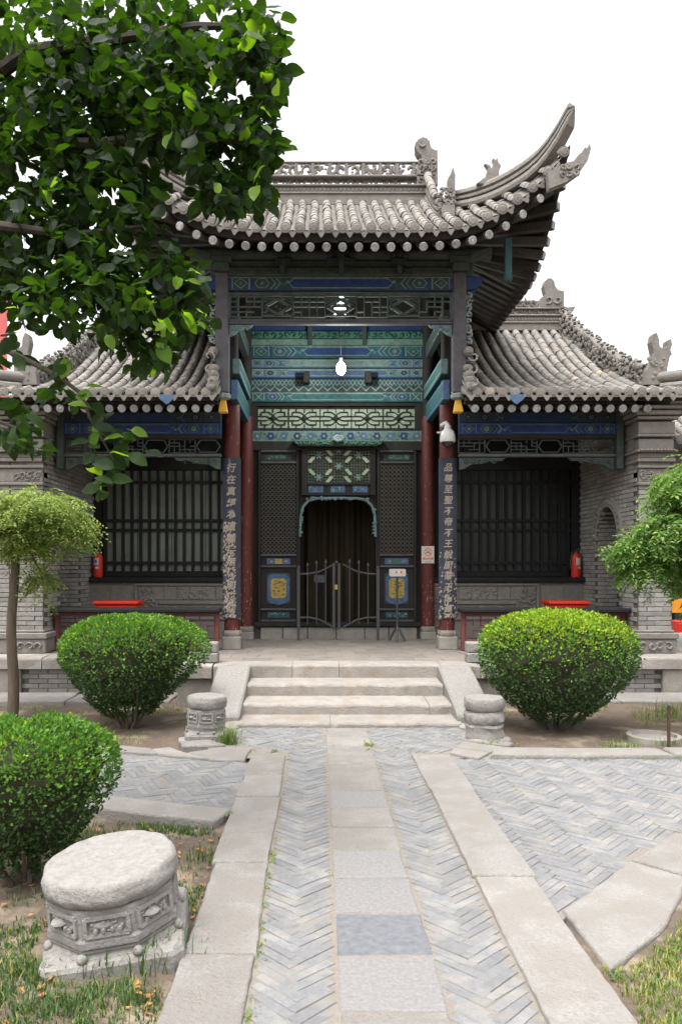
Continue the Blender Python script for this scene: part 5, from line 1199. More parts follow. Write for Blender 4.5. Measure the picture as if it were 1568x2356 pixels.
# lamp
Lx, Ly, Lz = PX(784,11.35), 11.35, PZ(848,11.35)
lp_ = thing('pendant_lamp', 'bright white bulb hanging on a cord in the middle of the porch', 'lamp', (Lx,Ly,Lz+.2))
m_ = MB(); m_.tube([(Lx,Ly,Lz+.12),(Lx,Ly,6.5)], .003, 5); m_.build('cord', M['iron'], lp_)
m_ = MB(); m_.lathe(Lx,Ly,[(.02,Lz+.09),(.03,Lz+.10),(.028,Lz+.15),(.012,Lz+.16)],12); m_.build('lamp_holder', M['iron'], lp_, smooth=True)
m_ = MB(); m_.lathe(Lx,Ly,[(.02,Lz-.085),(.045,Lz-.07),(.064,Lz-.03),(.066,Lz+.02),(.05,Lz+.06),(.02,Lz+.09)],16); m_.build('bulb', emis('lit_bulb',(1,1,.97),26), lp_, smooth=True)
pl0 = bpy.data.lights.new('bulb_light','POINT'); pl0.energy = 34; pl0.color = (.88,1,.95); pl0.shadow_soft_size = .07; plo = bpy.data.objects.new('bulb_light', pl0); COL.objects.link(plo); plo.location = (Lx,Ly-.12,Lz-.02)
# added glowing bars behind the frieze, standing in for sky through a louvre
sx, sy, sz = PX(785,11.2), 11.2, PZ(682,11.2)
sp = thing('glow_bars', 'added glowing bars standing in for sky through a louvre, high behind the frieze', 'lamp', (sx,sy,sz))
GLOW = emis('sky_glow',(1,1,1),3)
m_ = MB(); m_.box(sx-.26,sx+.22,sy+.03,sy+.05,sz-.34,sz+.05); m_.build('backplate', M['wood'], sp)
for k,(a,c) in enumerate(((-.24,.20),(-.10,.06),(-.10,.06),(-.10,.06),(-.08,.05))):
    m_ = MB(); m_.box(sx+a,sx+c,sy+.005,sy+.025,sz-.085*k-.009,sz-.085*k+.009); m_.build('tube', GLOW, sp)  # emissive bars, no real fitting: the sky's brightness is added here
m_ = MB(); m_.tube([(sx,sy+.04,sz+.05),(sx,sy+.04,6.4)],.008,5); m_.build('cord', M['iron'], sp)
# dome camera on its arm
cx_, cy_, cz_ = PX(1029,10.55), 10.55, PZ(1000,10.55)
cc = thing('security_camera', 'white dome camera on a short arm, high on the right front column', 'camera', (cx_,cy_,cz_))
m_ = MB(); m_.lathe(cx_,cy_,[(.10,cz_-.10),(.105,cz_-.085),(.10,cz_-.02),(.085,cz_+.04),(.045,cz_+.075),(.04,cz_+.12),(.015,cz_+.14)],20); m_.build('housing', M['whitepl'], cc, smooth=True)
m_ = MB(); m_.ball((cx_,cy_,cz_-.10),.075,.075,.075,16,9); m_.build('dome', mat('smoked_dome',(.02,.02,.022),(.015,.015,.016),.1,spec=.7), cc, smooth=True)
m_ = MB(); m_.tube([(cx_,cy_,cz_+.12),(cx_-.02,cy_+.02,cz_+.16),(cx_-.06,cy_+.12,cz_+.14)],.03,8); m_.box(cx_-.14,cx_-.06,cy_+.0,cy_+.03,cz_+.02,cz_+.04); m_.build('arm', M['whitepl'], cc, smooth=True)
# no-smoking plate
YS = 12.085; qx = lambda x: PX(x,YS); qz = lambda y: PZ(y,YS)
ns = thing('no_smoking_sign', 'cream no smoking plate with a red ring on the right rear red column', 'sign', (qx(983.5),YS,qz(1276)))
m_ = MB(); m_.box(qx(969),qx(998),YS,YS+.006,qz(1296),qz(1256.5)); m_.build('plate', M['paper'], ns)
m_ = MB(); cxs, czs = qx(984), qz(1270); ro, ri = .060,.050; n = 28
m_.add([(cxs+r*math.cos(2*math.pi*k/n),YS-.002,czs+r*math.sin(2*math.pi*k/n)) for r in (ro,ri) for k in range(n)], [(k,(k+1)%n,n+(k+1)%n,n+k) for k in range(n)])
m_.bar((cxs-.036,YS-.0035,czs+.036),(cxs+.036,YS-.0035,czs-.036),.001,.010); m_.build('red_ring', M['signred'], ns)
m_ = MB(); m_.bar((cxs-.035,YS-.0012,czs-.012),(cxs+.03,YS-.0012,czs-.004),.001,.010); m_.bar((cxs+.01,YS-.0012,czs+.002),(cxs+.016,YS-.0012,czs+.03),.001,.006); m_.build('cigarette', M['iron'], ns)
place_text(text_mesh('禁止吸烟', .040, M['signred'], extrude=.0006), ns, (cxs, YS-.002, qz(1287.5)))
place_text(text_mesh('No Smoking Area', .015, M['iron'], extrude=.0005), ns, (cxs, YS-.002, qz(1293.5)))
# notice stand
YN = 11.75; nx_ = lambda x: PX(x,YN); nz_ = lambda y: PZ(y,YN)
sg = thing('notice_stand', 'slim black iron stand carrying a small white notice with red marks, right of the gate', 'sign stand', (nx_(913),YN,PLZ))
m_ = MB(); m_.tube([(nx_(913),YN,PLZ+.16),(nx_(913),YN,nz_(1326))],.016,8); m_.build('post', M['iron'], sg, smooth=True)
for a in (0.4,2.5,4.6,5.6): m_ = MB(); m_.tube([(nx_(913),YN,PLZ+.22),(nx_(913)+.07*math.cos(a),YN+.07*math.sin(a),PLZ+.12),(nx_(913)+.13*math.cos(a),YN+.13*math.sin(a),PLZ+.012)],[.016,.016,.014],6); m_.build('foot', M['iron'], sg)
m_ = MB(); x0, x1, z0, z1 = nx_(894.5), nx_(932.5), nz_(1326), nz_(1309); m_.prism_xz([(x0,z0+.02),(x0+.02,z0),(x1-.015,z0),(x1,z0+.02),(x1,z1-.015),(x1-.015,z1),(x0+.02,z1),(x0,z1-.02)],YN-.03,YN-.015); m_.build('board', M['paper'], sg)
m_ = MB(); m_.prism_xz([(x0-.001,z0+.01),(x0+.035,z0+.03),(x0+.05,z1-.01),(x0,z1)],YN-.034,YN-.0305); m_.build('highlight_strip', M['whitepl'], sg)
m_ = MB(); 
for a in (911,922): m_.box(nx_(a)-.012,nx_(a)+.012,YN-.0325,YN-.0302,nz_(1319),nz_(1314))
m_.build('red_mark', M['signred'], sg)
# fire extinguishers on the window sills
for s, lab in ((-1,'red fire extinguisher at the left end of the left window sill'),(1,'red fire extinguisher at the right end of the right window sill')):
    x, y, z = C0+s*3.72, 12.33, 1.377; fe = thing('fire_extinguisher', lab, 'fire extinguisher', (x,y,z), 'fire extinguishers on the sills')
    m_ = MB(); m_.lathe(x,y,[(.070,z),(.074,z+.015),(.074,z+.30),(.06,z+.345),(.03,z+.37),(.026,z+.385)],20); m_.build('cylinder', M['redplastic'], fe, smooth=True)
    m_ = MB(); m_.lathe(x,y,[(.022,z+.386),(.022,z+.41),(.012,z+.42)],10); m_.bar((x-.02,y-.01,z+.42),(x+.06,y-.01,z+.445),.02,.012); m_.bar((x-.02,y-.01,z+.405),(x+.05,y-.01,z+.40),.016,.01); m_.build('handle', M['iron'], fe)
    m_ = MB(); m_.tube([(x-.02,y-.02,z+.40),(x-.075,y-.02,z+.38),(x-.09,y-.02,z+.25),(x-.085,y-.03,z+.12)],.011,6); m_.build('hose', M['iron'], fe, smooth=True)
    m_ = MB(); n = 6; aa = [rad(-120+60*k/n + (15 if s > 0 else -8)) for k in range(n+1)]
    m_.add([(x+.0748*math.cos(a),y+.0748*math.sin(a),zz) for zz in (z+.19,z+.30) for a in aa], [(k,k+1,n+2+k,n+1+k) for k in range(n)]); 
    m_.add([(x+.0748*math.cos(a),y+.0748*math.sin(a),zz) for zz in (z+.13,z+.165) for a in aa[2:]], [(k,k+1,n+k,n-1+k) for k in range(n-2)]); m_.build('label_sticker', M['paper'], fe)
    if s < 0: m_ = MB(); m_.add([(x+.0755*math.cos(a),y+.0755*math.sin(a),zz) for zz in (z+.22,z+.27) for a in aa[1:5]], [(k,k+1,5+k,4+k) for k in range(3)]); m_.build('label_print', M['signblue'], fe)
# red chests behind the rails
for s, xa, xb, lab in ((-1,-3.14,-2.50,'red lidded chest behind the left porch rail'),(1,3.20,3.78,'red lidded chest behind the right porch rail')):
    rbx = thing('red_chest', lab, 'chest', ((xa+xb)/2,11.2,PLZ), 'red chests behind the rails')
    m_ = MB(); m_.box(xa+.03,xb-.03,11.0,11.4,PLZ+.04,1.02); m_.build('body', M['redplastic'], rbx, bevel=.015)
    m_ = MB(); m_.box(xa,xb,10.97,11.43,1.021,1.065); m_.build('lid', M['redplastic'], rbx, bevel=.012)
    for x in (xa+.08,xb-.08):
        for y in (11.05,11.35): m_ = MB(); m_.box(x-.03,x+.03,y-.03,y+.03,PLZ,PLZ+.039); m_.build('foot', M['iron'], rbx)
# blue house-number style plate on the right pier
ws = thing('wall_plate', 'small blue and white plate on the right brick pier, behind the drooping leaves', 'sign', (PX(1524,10.19),10.19,PZ(1300,10.19)))
m_ = MB(); m_.box(PX(1506,10.19),PX(1533,10.19),10.195,10.203,PZ(1316,10.19),PZ(1303,10.19)); m_.build('plate', M['signblue'], ws); m_ = MB(); m_.box(PX(1506,10.19),PX(1533,10.19),10.195,10.203,PZ(1302.6,10.19),PZ(1281,10.19)); m_.build('upper_plate', M['whitepl'], ws)
m_ = MB(); m_.box(PX(1508,10.19),PX(1515,10.19),10.19,10.1945,PZ(1297,10.19),PZ(1284,10.19)); m_.build('red_mark', M['signred'], ws)
m_ = MB()
for k in range(5): m_.box(PX(1509+5*k,10.19),PX(1512+5*k,10.19),10.19,10.1945,PZ(1313-(k%2)*3,10.19),PZ(1306,10.19))
m_.build('white_mark', M['whitepl'], ws)
# carved end blocks on the platform
for x, lab in ((PX(483,9.3),'small two tiered carved stone block left of the steps, on the platform edge'),(PX(1091,9.3),'small two tiered carved stone block right of the steps, on the platform edge')):
    kb = thing('carved_block', lab, 'stone block', (x,9.32,PLZ), 'carved blocks at the platform edge')
    m_ = MB(); m_.box(x-.10,x+.10,9.22,9.42,PLZ,PLZ+.115); m_.build('lower_block', M['white_stone'], kb, bevel=.014); m_ = MB(); m_.box(x-.095,x+.095,9.23,9.42,PLZ+.117,PLZ+.235); m_.build('upper_block', M['white_stone'], kb, bevel=.012)
    m_ = MB(); m_.box(x-.03,x+.03,9.222,9.2295,PLZ+.15,PLZ+.20); m_.ball((x,9.222,PLZ+.175),.014,.008,.014,6,4); m_.build('carved_square', M['step_stone'], kb)
# ------------------------------------------------------------------ stone drum stools
def stool(loc, rot, r, h, lab, seed, detail=2, weather=1.0, foot=1.02, worn=False):
    so_ = thing('stone_stool', lab, 'stone stool', loc, 'stone drum stools', rot); rr = random.Random(seed)
    def wob(mb, a, sc):
        ph = [rr.uniform(0,6.28) for _ in range(6)]
        mb.v = [(x+a*math.sin(sc*y+ph[0]+sc*.7*z)+a*.6*math.sin(2.7*sc*z+ph[1]+sc*x), y+a*math.sin(sc*x+ph[2]+sc*z)+a*.5*math.sin(2.3*sc*z+ph[3]), z+a*.8*math.sin(sc*x*1.3+ph[4])*math.sin(sc*y+ph[5])) for x,y,z in mb.v]
    if worn:                        # rough banded drum, carving weathered away
        m_ = MB(); n = 40
        m_.lathe(0,0,[(r*.93,h*.74),(r*1.0,h*.78),(r*1.0,h*.94),(r*.93,h*.985),(r*.6,h),(r*.1,h*.995)],n); wob(m_,.004,30); wob(m_,.003,70); m_.build('drum_top', M['white_stone'], so_, local=True, smooth=True)
        m_ = MB(); m_.lathe(0,0,[(r*.95,h*.46),(r*.985,h*.49),(r*.985,h*.67),(r*.90,h*.735)],8,rot=.2); m_.lathe(0,0,[(r*.95,h*.49),(r*1.0,h*.52),(r*1.0,h*.66),(r*.9,h*.72)],n); wob(m_,.004,26); wob(m_,.003,65); m_.build('carved_body', M['white_stone'], so_, local=True, smooth=True)
        m_ = MB(); m_.lathe(0,0,[(r*1.0,h*.16),(r*.96,h*.24),(r*.93,h*.34),(r*.99,h*.40),(r*.93,h*.455)],n); wob(m_,.006,22); wob(m_,.003,60); m_.build('waist', M['white_stone'], so_, local=True, smooth=True)
        m_ = MB(); q = r*1.02; m_.slab([(-q,-q*.8),(-q*.8,-q),(q*.8,-q),(q,-q*.8),(q,q*.8),(q*.8,q),(-q*.8,q),(-q,q*.8)],-.08,h*.18,ch=.03,seg=.05,jit=.008,rr=rr); m_.build('base', M['white_stone'], so_, local=True)
        return so_
    n = 64; m_ = MB(); zt = h; th = h*.25; prof = [(r*.80,zt-th),(r*.90,zt-th+.004)]
    for k in range(13): a = -math.pi*.42+math.pi*.92*k/12; prof.append((r*.90+r*.10*math.cos(a), zt-th*.5+th*.5*math.sin(a)))
    for q in (.82,.7,.55,.4,.2,.05): prof.append((r*q, zt-.004*(1-q)*3))
    m_.lathe(0,0,prof,n); wob(m_, .0035*weather, 26); wob(m_, .002*weather, 60); m_.build('drum_top', M['white_stone'], so_, local=True, smooth=True)
    # eight-sided carved body
    o8 = rad(22.5); m_ = MB(); zb = h*.36; z1 = zt-th-.002
    m_.lathe(0,0,[(r*.86,z1-.002),(r*.965,z1-.004)][::-1][0:0] or [(r*1.02,zb+.002),(r*1.015,zb+h*.09),(r*.985,zb+h*.10),(r*.97,z1-.012),(r*.95,z1)],8,rot=o8); wob(m_, .0015*weather, 20); bd = m_.build('carved_body', M['white_stone'], so_, local=True, bevel=.006)
    m_ = MB()
    for k in range(8):
        cs = MB()
        a = k*math.pi/4; nx2, ny2 = math.cos(a), math.sin(a); tx, ty = -ny2, nx2
        def Q(u, zz, d): rr_ = r*math.cos(o8)*(.97+.018*(1-(zz-zb)/(z1-zb)))+d; return (nx2*rr_+tx*u, ny2*rr_+ty*u, zz)
        hw = r*.30; za, zc_ = zb+h*.135, z1-.03
        for (u0,v0,u1,v1) in ((-hw,za,hw,za),(-hw,zc_,hw,zc_),(-hw,za,-hw,zc_),(hw,za,hw,zc_)): m_.bar(Q(u0,v0,.003),Q(u1,v1,.003),.016,.016,up=(nx2,ny2,.1))
        zm = (za+zc_)/2
        for q in range(18 if detail > 1 else 7):
            u, v = rr.uniform(-.78,.78)*hw, zm+rr.uniform(-.7,.7)*(zc_-za)/2; b3 = rr.uniform(.006,.013)*r/.28; cs.ball(Q(u,v,.001), b3, b3, b3*rr.uniform(.6,1.2), 6, 4)
        cs.ball(Q(-.02,zm,.002), .042*r/.28*abs(tx)+.009, .042*r/.28*abs(ty)+.009, .017*r/.28, 9, 6)
        for q in (-.045,-.015,.02,.05): cs.ball(Q(q*r/.28,zm-.018*r/.28,.006), .012,.012,.014*r/.28, 6, 4)
        cs.build('relief', M['white_stone'], bd, local=True, smooth=True)
    m_.build('panel_frame', M['white_stone'], bd, local=True)
    m_ = MB(); m_.lathe(0,0,[(r*1.0,-.05),(r*1.06,zb*.35),(r*1.03,zb*.75),(r*.97,zb*.86),(r*1.01,zb*.95),(r*.99,zb)],8,rot=o8); wob(m_, .003*weather, 22)
    m_.build('waist', M['white_stone'], so_, local=True, bevel=.008)
    m_ = MB(); q = r*foot; pts = [(-q,-q*.86),(-q*.86,-q),(q*.86,-q),(q,-q*.86),(q,q*.86),(q*.86,q),(-q*.86,q),(-q,q*.86)]; m_.slab(pts,-.08,zb*.74,ch=.025,seg=.07,jit=.005,rr=rr); m_.build('base', M['white_stone'], so_, local=True)
    for k in range(8):
        a = o8+k*math.pi/4; m_ = MB(); m_.ball((r*1.02*math.cos(a), r*1.02*math.sin(a), zb*.80), .022*r/.28,.022*r/.28,.022*r/.28, 8, 5); m_.build('foot_knob', M['white_stone'], so_, local=True, smooth=True)
    return so_
stool((-.85,3.40,-.05), (rad(4), rad(-6), rad(8)), .280, .405, 'large white carved stone stool with a tilted round top, nearest the camera', 3)
stool((PX(473,7.25),7.25,-.045), (rad(0), rad(1.5), rad(8)), .180, .43, 'pale smooth topped stone stool at the foot of the steps, beside a grass tuft', 4, 1, 1.0, 1.03)
stool((PX(1114,7.2),7.2,-.045), (rad(0), rad(-1), rad(20)), .182, .43, 'rough weathered stone stool at the foot of the right cheek stone', 5, 1, 2.0, 1.0, True)
# stake and concrete ring by the right bed
sk = thing('marker_stake', 'thin rusty stake standing by the concrete ring, right bed', 'stake', (PX(1537,6.95),6.95,-.04))
m_ = MB(); x, y = PX(1537,6.95), 6.95; m_.box(x-.011,x+.011,y-.011,y+.011,-.06,.33); m_.build('shaft', mat('rusty_iron',(.09,.05,.03),(.05,.03,.02),.9,scale=30), sk); m_ = MB(); m_.ball((x,y,.345),.018,.018,.02,8,5); m_.build('cap', M['iron'], sk)
cr = MB(); x, y = PX(1508,7.25), 7.3; n = 32
cr.add([(x+r*math.cos(2*math.pi*k/n), y+r*math.sin(2*math.pi*k/n), z) for r, z in ((.24,-.08),(.24,.012),(.20,.016),(.195,-.02)) for k in range(n)], [(i*n+k,i*n+(k+1)%n,(i+1)*n+(k+1)%n,(i+1)*n+k) for i in range(3) for k in range(n)])
cr.add([(x+.195*math.cos(2*math.pi*k/n), y+.195*math.sin(2*math.pi*k/n), -.018) for k in range(n)], [tuple(range(n))])
tag(cr.build('concrete_ring', M['plat'], smooth=True), 'round concrete well ring set in the soil of the right bed', 'well ring')
# ------------------------------------------------------------------ plants
def leaf_quad(mb, c, d, nrm, L, W, fold=.25, m=0, droop=0.0):
    """one folded leaf: base, two sides, tip"""
    d = d.normalized(); sd = d.cross(nrm); sd = sd.normalized() if sd.length > 1e-4 else d.orthogonal().normalized(); up = sd.cross(d)
    b_ = len(mb.v); tip = c + d*L - up*(droop*L)
    mb.v += [tuple(c), tuple(c+d*L*.5+sd*W*.5+up*fold*W), tuple(tip), tuple(c+d*L*.5-sd*W*.5+up*fold*W)]
    mb.f += [[b_,b_+1,b_+2],[b_,b_+2,b_+3]]; mb.m += [m,m]
def rv(rr): 
    while True:
        v = Vector((rr.uniform(-1,1),rr.uniform(-1,1),rr.uniform(-1,1)))
        if .05 < v.length < 1: return v.normalized()
def bush(x, y, rx, ry, z0, zw, zt, lab, cat, grp, seed, nleaf, ll, mats, zb=-.05, nstem=18, topexp=2.6, yw=.3, fun=1.25):
    rr = random.Random(seed); bu = thing('clipped_shrub', lab, cat, (x,y,zb), grp)
    # outline radius at height z: flat-domed above zw, funnel below
    def rad_(z):
        if z >= zw: t = (z-zw)/(zt-zw); return max(0, 1-t**topexp)**(1/topexp)
        t = (zw-z)/(zw-z0); return 1-.70*t**fun
    lump = [(rr.uniform(0,6.28), rr.uniform(-1,1), rr.uniform(.03,.07)) for _ in range(14)]
    fo = MB(); k = 0
    while k < nleaf:
        u = rr.random()
        z = z0+(zt-z0)*(1-(1-u)**1.5) if rr.random() < .55 else rr.uniform(z0, zt)
        a = rr.uniform(0,2*math.pi); q = rad_(z)
        # spread some leaves over the flat top
        if rr.random() < .33: 
            q2 = math.sqrt(rr.random()); z = zw+(zt-zw)*max(0,1-q2**topexp)**(1/topexp); q = q2
        dep = 1-.16*rr.random()**1.7; sc = 1+sum(g*math.sin(3*a+ph)*math.cos(4*(z-zw)+ph*b2) for ph,b2,g in lump[:5])*.7
        if math.sin(7*a+lump[6][0]+3*z)*math.sin(11*z+5*a+lump[7][0]) > .72 and rr.random() < .6: k += 1; continue
        if rr.random() < .05: dep += rr.uniform(.0,.07)
        c = Vector((x+rx*q*dep*sc*math.cos(a), y+ry*q*dep*sc*math.sin(a), z-.04*rr.random()+.02*math.sin(5*a+lump[3][0])))
        out = Vector((math.cos(a)*q, math.sin(a)*q*1.0, .9*(z-zw)/(zt-zw) if z > zw else -.15)).normalized()
        d = (out*.8 + rv(rr)*.8 + Vector((0,0,.35))).normalized()
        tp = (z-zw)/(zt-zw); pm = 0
        hmix = tp + rr.uniform(-.45,.45)
        if hmix < -.05: pm = 1  # darker leaves towards the bottom of the shrub
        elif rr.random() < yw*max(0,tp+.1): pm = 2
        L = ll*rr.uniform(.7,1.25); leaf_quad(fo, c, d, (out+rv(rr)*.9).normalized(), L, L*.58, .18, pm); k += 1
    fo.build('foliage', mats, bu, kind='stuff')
    # dense twiggy inside so no light shines straight through
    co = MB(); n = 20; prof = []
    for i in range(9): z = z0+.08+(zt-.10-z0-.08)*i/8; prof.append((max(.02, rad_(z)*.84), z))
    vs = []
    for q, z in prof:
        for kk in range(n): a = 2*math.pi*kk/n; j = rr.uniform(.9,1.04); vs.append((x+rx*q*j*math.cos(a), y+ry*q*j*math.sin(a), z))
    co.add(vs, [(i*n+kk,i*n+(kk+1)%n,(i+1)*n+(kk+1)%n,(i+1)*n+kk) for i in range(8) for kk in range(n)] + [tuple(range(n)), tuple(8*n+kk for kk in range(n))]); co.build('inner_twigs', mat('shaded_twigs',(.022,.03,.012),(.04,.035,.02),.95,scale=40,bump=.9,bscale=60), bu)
    for i in range(nstem):
        a = rr.uniform(0,6.28); r0 = rr.uniform(.0,.09); r1 = rr.uniform(.2,.62)*rx; zt_ = z0+rr.uniform(.1,.3)*(zt-z0)
        p = [(x+r0*math.cos(a),y+r0*math.sin(a),zb-.03),(x+(r0+r1*.25)*math.cos(a+.1),y+(r0+r1*.25)*math.sin(a+.1),zb+(z0-zb)*.55),(x+r1*math.cos(a),y+r1*math.sin(a),zt_)]
        m_ = MB(); m_.tube(p,[.02,.014,.008],6); m_.build('stem', M['bark'], bu, smooth=True)
    return bu
BM = [M['box'], M['boxdull'], M['boxy']]
bush(PX(297,7.95),7.95,.735,.70,.12,.70,1.06,'bowl shaped clipped green shrub before the left rail','shrub','clipped shrubs',1,17000,.034,BM,yw=.10)
bush(PX(1279,7.75),7.75,.755,.70,.10,.72,1.12,'round clipped shrub with yellow green top before the right rail','shrub','clipped shrubs',2,17000,.034,BM,yw=.75,fun=1.9)
bush(-1.50,4.05,.46,.45,.08,.52,.78,'clipped shrub cut off by the left edge, behind the large stool','shrub','clipped shrubs',3,13000,.026,BM,yw=.05,topexp=3.2,nstem=10)

# weeping pagoda trees with feathery leaves
def frond(mb, p, d, L, rr, ll, m0, nl):
    pts = [p]; v = d.normalized()
    for i in range(nl):
        v = (v + Vector((0,0,-.16))).normalized(); pts.append(pts[-1]+v*(L/nl))
    for i in range(1, nl+1):
        t = (pts[i]-pts[i-1]).normalized(); sd = t.cross(Vector((0,0,1))); sd = sd.normalized() if sd.length > 1e-3 else Vector((1,0,0))
        for sg in (-1,1):
            dd = (sd*sg*.85+t*.5+rv(rr)*.25); lw = ll*rr.uniform(.75,1.15); leaf_quad(mb, pts[i], dd, Vector((0,0,1))+rv(rr)*.5, lw, lw*.45, .1, m0 if rr.random() > .12 else 1-m0, .15)
    return pts
def weeping(x, y, zfoot, zhead, blobs, lab, seed, nf, mats, m0, trunk_r, lean=0.0, ll=.045):
    rr = random.Random(seed); wt = thing('weeping_tree', lab, 'tree', (x,y,zfoot), 'weeping trees')
    tp = [(x+lean*t*t+.015*math.sin(9*t), y+.01*math.sin(7*t), zfoot-.05+(zhead-zfoot+.05)*t) for t in [i/8 for i in range(9)]]
    m_ = MB(); m_.tube(tp, [trunk_r*(1.25-.4*i/8) for i in range(9)], 10); tr = m_.build('trunk', M['bark'], wt, smooth=True)
    tot = sum(b[3]*b[5] for b in blobs); fo = MB(); bi = []
    for (bx,by,bz,rx,ry,rz_) in blobs:
        head = Vector(tp[-1]); tgt = Vector((bx,by,bz+rz_*.5)); mid = head.lerp(tgt,.5)+Vector((0,0,.14)); m_ = MB(); m_.tube([head, head.lerp(mid,.5)+Vector((0,0,.08)), mid, tgt, tgt+Vector((tgt-head).normalized()*rx*.5)+Vector((0,0,-rz_*.6))], [trunk_r*.6,trunk_r*.5,trunk_r*.4,trunk_r*.25,.006], 7); m_.build('limb', M['bark'], wt, smooth=True)
        for k in range(int(nf*rx*rz_/tot)):
            v = rv(rr); v.z = abs(v.z) if rr.random() < .6 else v.z; q = rr.uniform(.45,1.0)
            p = Vector((bx+rx*v.x*q, by+ry*v.y*q, bz+rz_*v.z*q)); d = Vector((v.x+rr.uniform(-.5,.5), v.y+rr.uniform(-.5,.5), rr.uniform(-.6,.3)))
            frond(fo, p, d, rr.uniform(.12,.24), rr, ll, m0, rr.randint(5,7))
    fo.build('foliage', mats, wt, kind='stuff'); return wt
Yt = 8.45; bl = [(PX(x,Yt),Yt+dy,PZ(y,Yt),rx,ry,rz_) for x,y,dy,rx,ry,rz_ in ((30,1205,0,.52,.55,.36),(125,1225,.05,.34,.4,.28),(-70,1220,.2,.5,.5,.4),(95,1170,-.1,.42,.4,.22),(165,1220,.0,.20,.22,.24),(88,1345,.1,.10,.12,.24),(75,1270,-.1,.16,.18,.2))]
weeping(PX(28,8.45),8.45,-.04,PZ(1262,8.45),bl,'weeping tree with a pale feathery mop crown and bare thin trunk at the left edge',11,2600,[M['locust'],M['locusty']],1,.050,.03,.048)
Yt = 7.6; bl = [(PX(x+28,Yt),Yt+dy,PZ(y+14,Yt),rx,ry,rz_) for x,y,dy,rx,ry,rz_ in ((1560,1130,0,.34,.4,.30),(1640,1120,.2,.5,.5,.45),(1520,1215,-.1,.36,.4,.26),(1465,1255,0,.26,.3,.22),(1600,1230,0,.40,.4,.40),(1452,1300,0,.17,.2,.22),(1425,1250,.05,.13,.15,.14),(1600,1320,.1,.22,.25,.30),(1505,1290,.1,.2,.2,.16))]
weeping(PX(1668,7.75),7.75,-.04,PZ(1150,7.75),bl,'weeping tree with long green drooping fronds at the right edge',12,2300,[M['locust'],M['locusty']],0,.055,-.02,.058)

# the broad-leaved tree overhead
bt = thing('broadleaf_tree', 'large dark broad leaved tree reaching in from the upper left corner', 'tree', (-3.3,4.6,-.05))
m_ = MB(); m_.tube([(-3.3,4.6,-.1),(-3.25,4.58,1.2),(-3.1,4.55,2.5),(-2.95,4.5,3.6),(-2.7,4.45,4.6),(-2.3,4.4,5.6)], [.19,.16,.14,.12,.09,.05], 12); m_.build('trunk', M['bark'], bt, smooth=True)
def limb(pts, r0, r1, name='limb'):
    m_ = MB(); k = len(pts); m_.tube(pts, [r0+(r1-r0)*i/(k-1) for i in range(k)], 7); return m_.build(name, M['twig'], bt, smooth=True)
Yb = 4.2
L_ = lambda pts, r0, r1, dY=0: limb([(-3.0,4.52,3.3)] + [tuple(P(x,y,Yb+dY+d)) for x,y,d in pts], r0, r1)
L_([(-120,250,.2),(60,120,.1),(260,90,0),(450,60,-.1),(580,60,-.1)], .06,.012)
L_([(-120,420,.0),(60,330,.1),(230,330,0),(420,300,-.1),(560,330,-.2)], .055,.01)
L_([(-150,560,.1),(0,520,.0),(160,540,.1),(330,520,0)], .045,.008, -.2)
L_([(-160,640,.2),(20,640,.0),(110,690,0),(190,668,0),(330,650,0),(440,690,0)], .04,.007, .2)
L_([(-160,740,.2),(-20,790,0),(75,835,0),(140,870,0),(187,905,0),(207,960,0),(235,1010,0),(262,1060,0)], .019,.004, -.3)
L_([(-160,900,.1),(-30,960,0),(40,985,0)], .03,.006, -.2)
LM = []
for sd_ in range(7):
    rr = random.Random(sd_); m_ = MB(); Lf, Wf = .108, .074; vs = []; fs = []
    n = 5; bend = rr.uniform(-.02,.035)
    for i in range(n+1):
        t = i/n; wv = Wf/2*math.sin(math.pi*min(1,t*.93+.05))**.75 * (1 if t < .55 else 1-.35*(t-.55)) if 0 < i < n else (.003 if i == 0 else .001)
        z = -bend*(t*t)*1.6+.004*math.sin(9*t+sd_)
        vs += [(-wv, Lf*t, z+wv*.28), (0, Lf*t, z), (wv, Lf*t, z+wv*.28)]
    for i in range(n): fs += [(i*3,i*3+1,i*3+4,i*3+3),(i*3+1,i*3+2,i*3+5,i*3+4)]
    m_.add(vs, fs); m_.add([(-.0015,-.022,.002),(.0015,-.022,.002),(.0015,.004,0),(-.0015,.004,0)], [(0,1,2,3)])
    LM.append(m_.mesh('leaf', M['leafy'] if sd_ == 4 else M['leafbacklit'] if sd_ > 4 else M['leaf'], smooth=True))
blobs = [(110,140,200,1),(330,140,195,1),(500,90,120,1),(590,60,60,1),(615,175,55,.9),(560,300,85,1),(595,385,42,1),(500,425,62,1.2),(575,430,55,1.1),(610,330,40,1),(550,465,36,1.5),(480,470,34,1.3),(585,470,26,1.4),(520,450,50,1.2),(615,240,40,1.2),(630,180,26,1.2),(600,120,50,1.0),(140,400,215,1),(330,340,150,1),(430,250,110,1),(60,570,140,.9),(210,560,120,.9),(335,470,75,.8),(470,360,60,.9),
         (330,650,85,1),(430,640,48,1.1),(440,720,60,1),(350,765,75,1),(215,725,95,.85),(90,690,85,.8),(345,835,50,1),(160,640,75,.8),(250,630,80,.9),(390,600,50,1),(15,800,45,.8),(140,845,40,.9),(300,700,70,1),(25,975,55,1.1),(85,1015,35,1),(-60,300,160,.7),(-80,620,140,.6),(130,910,28,.8)]
items = []; rr = random.Random(99)
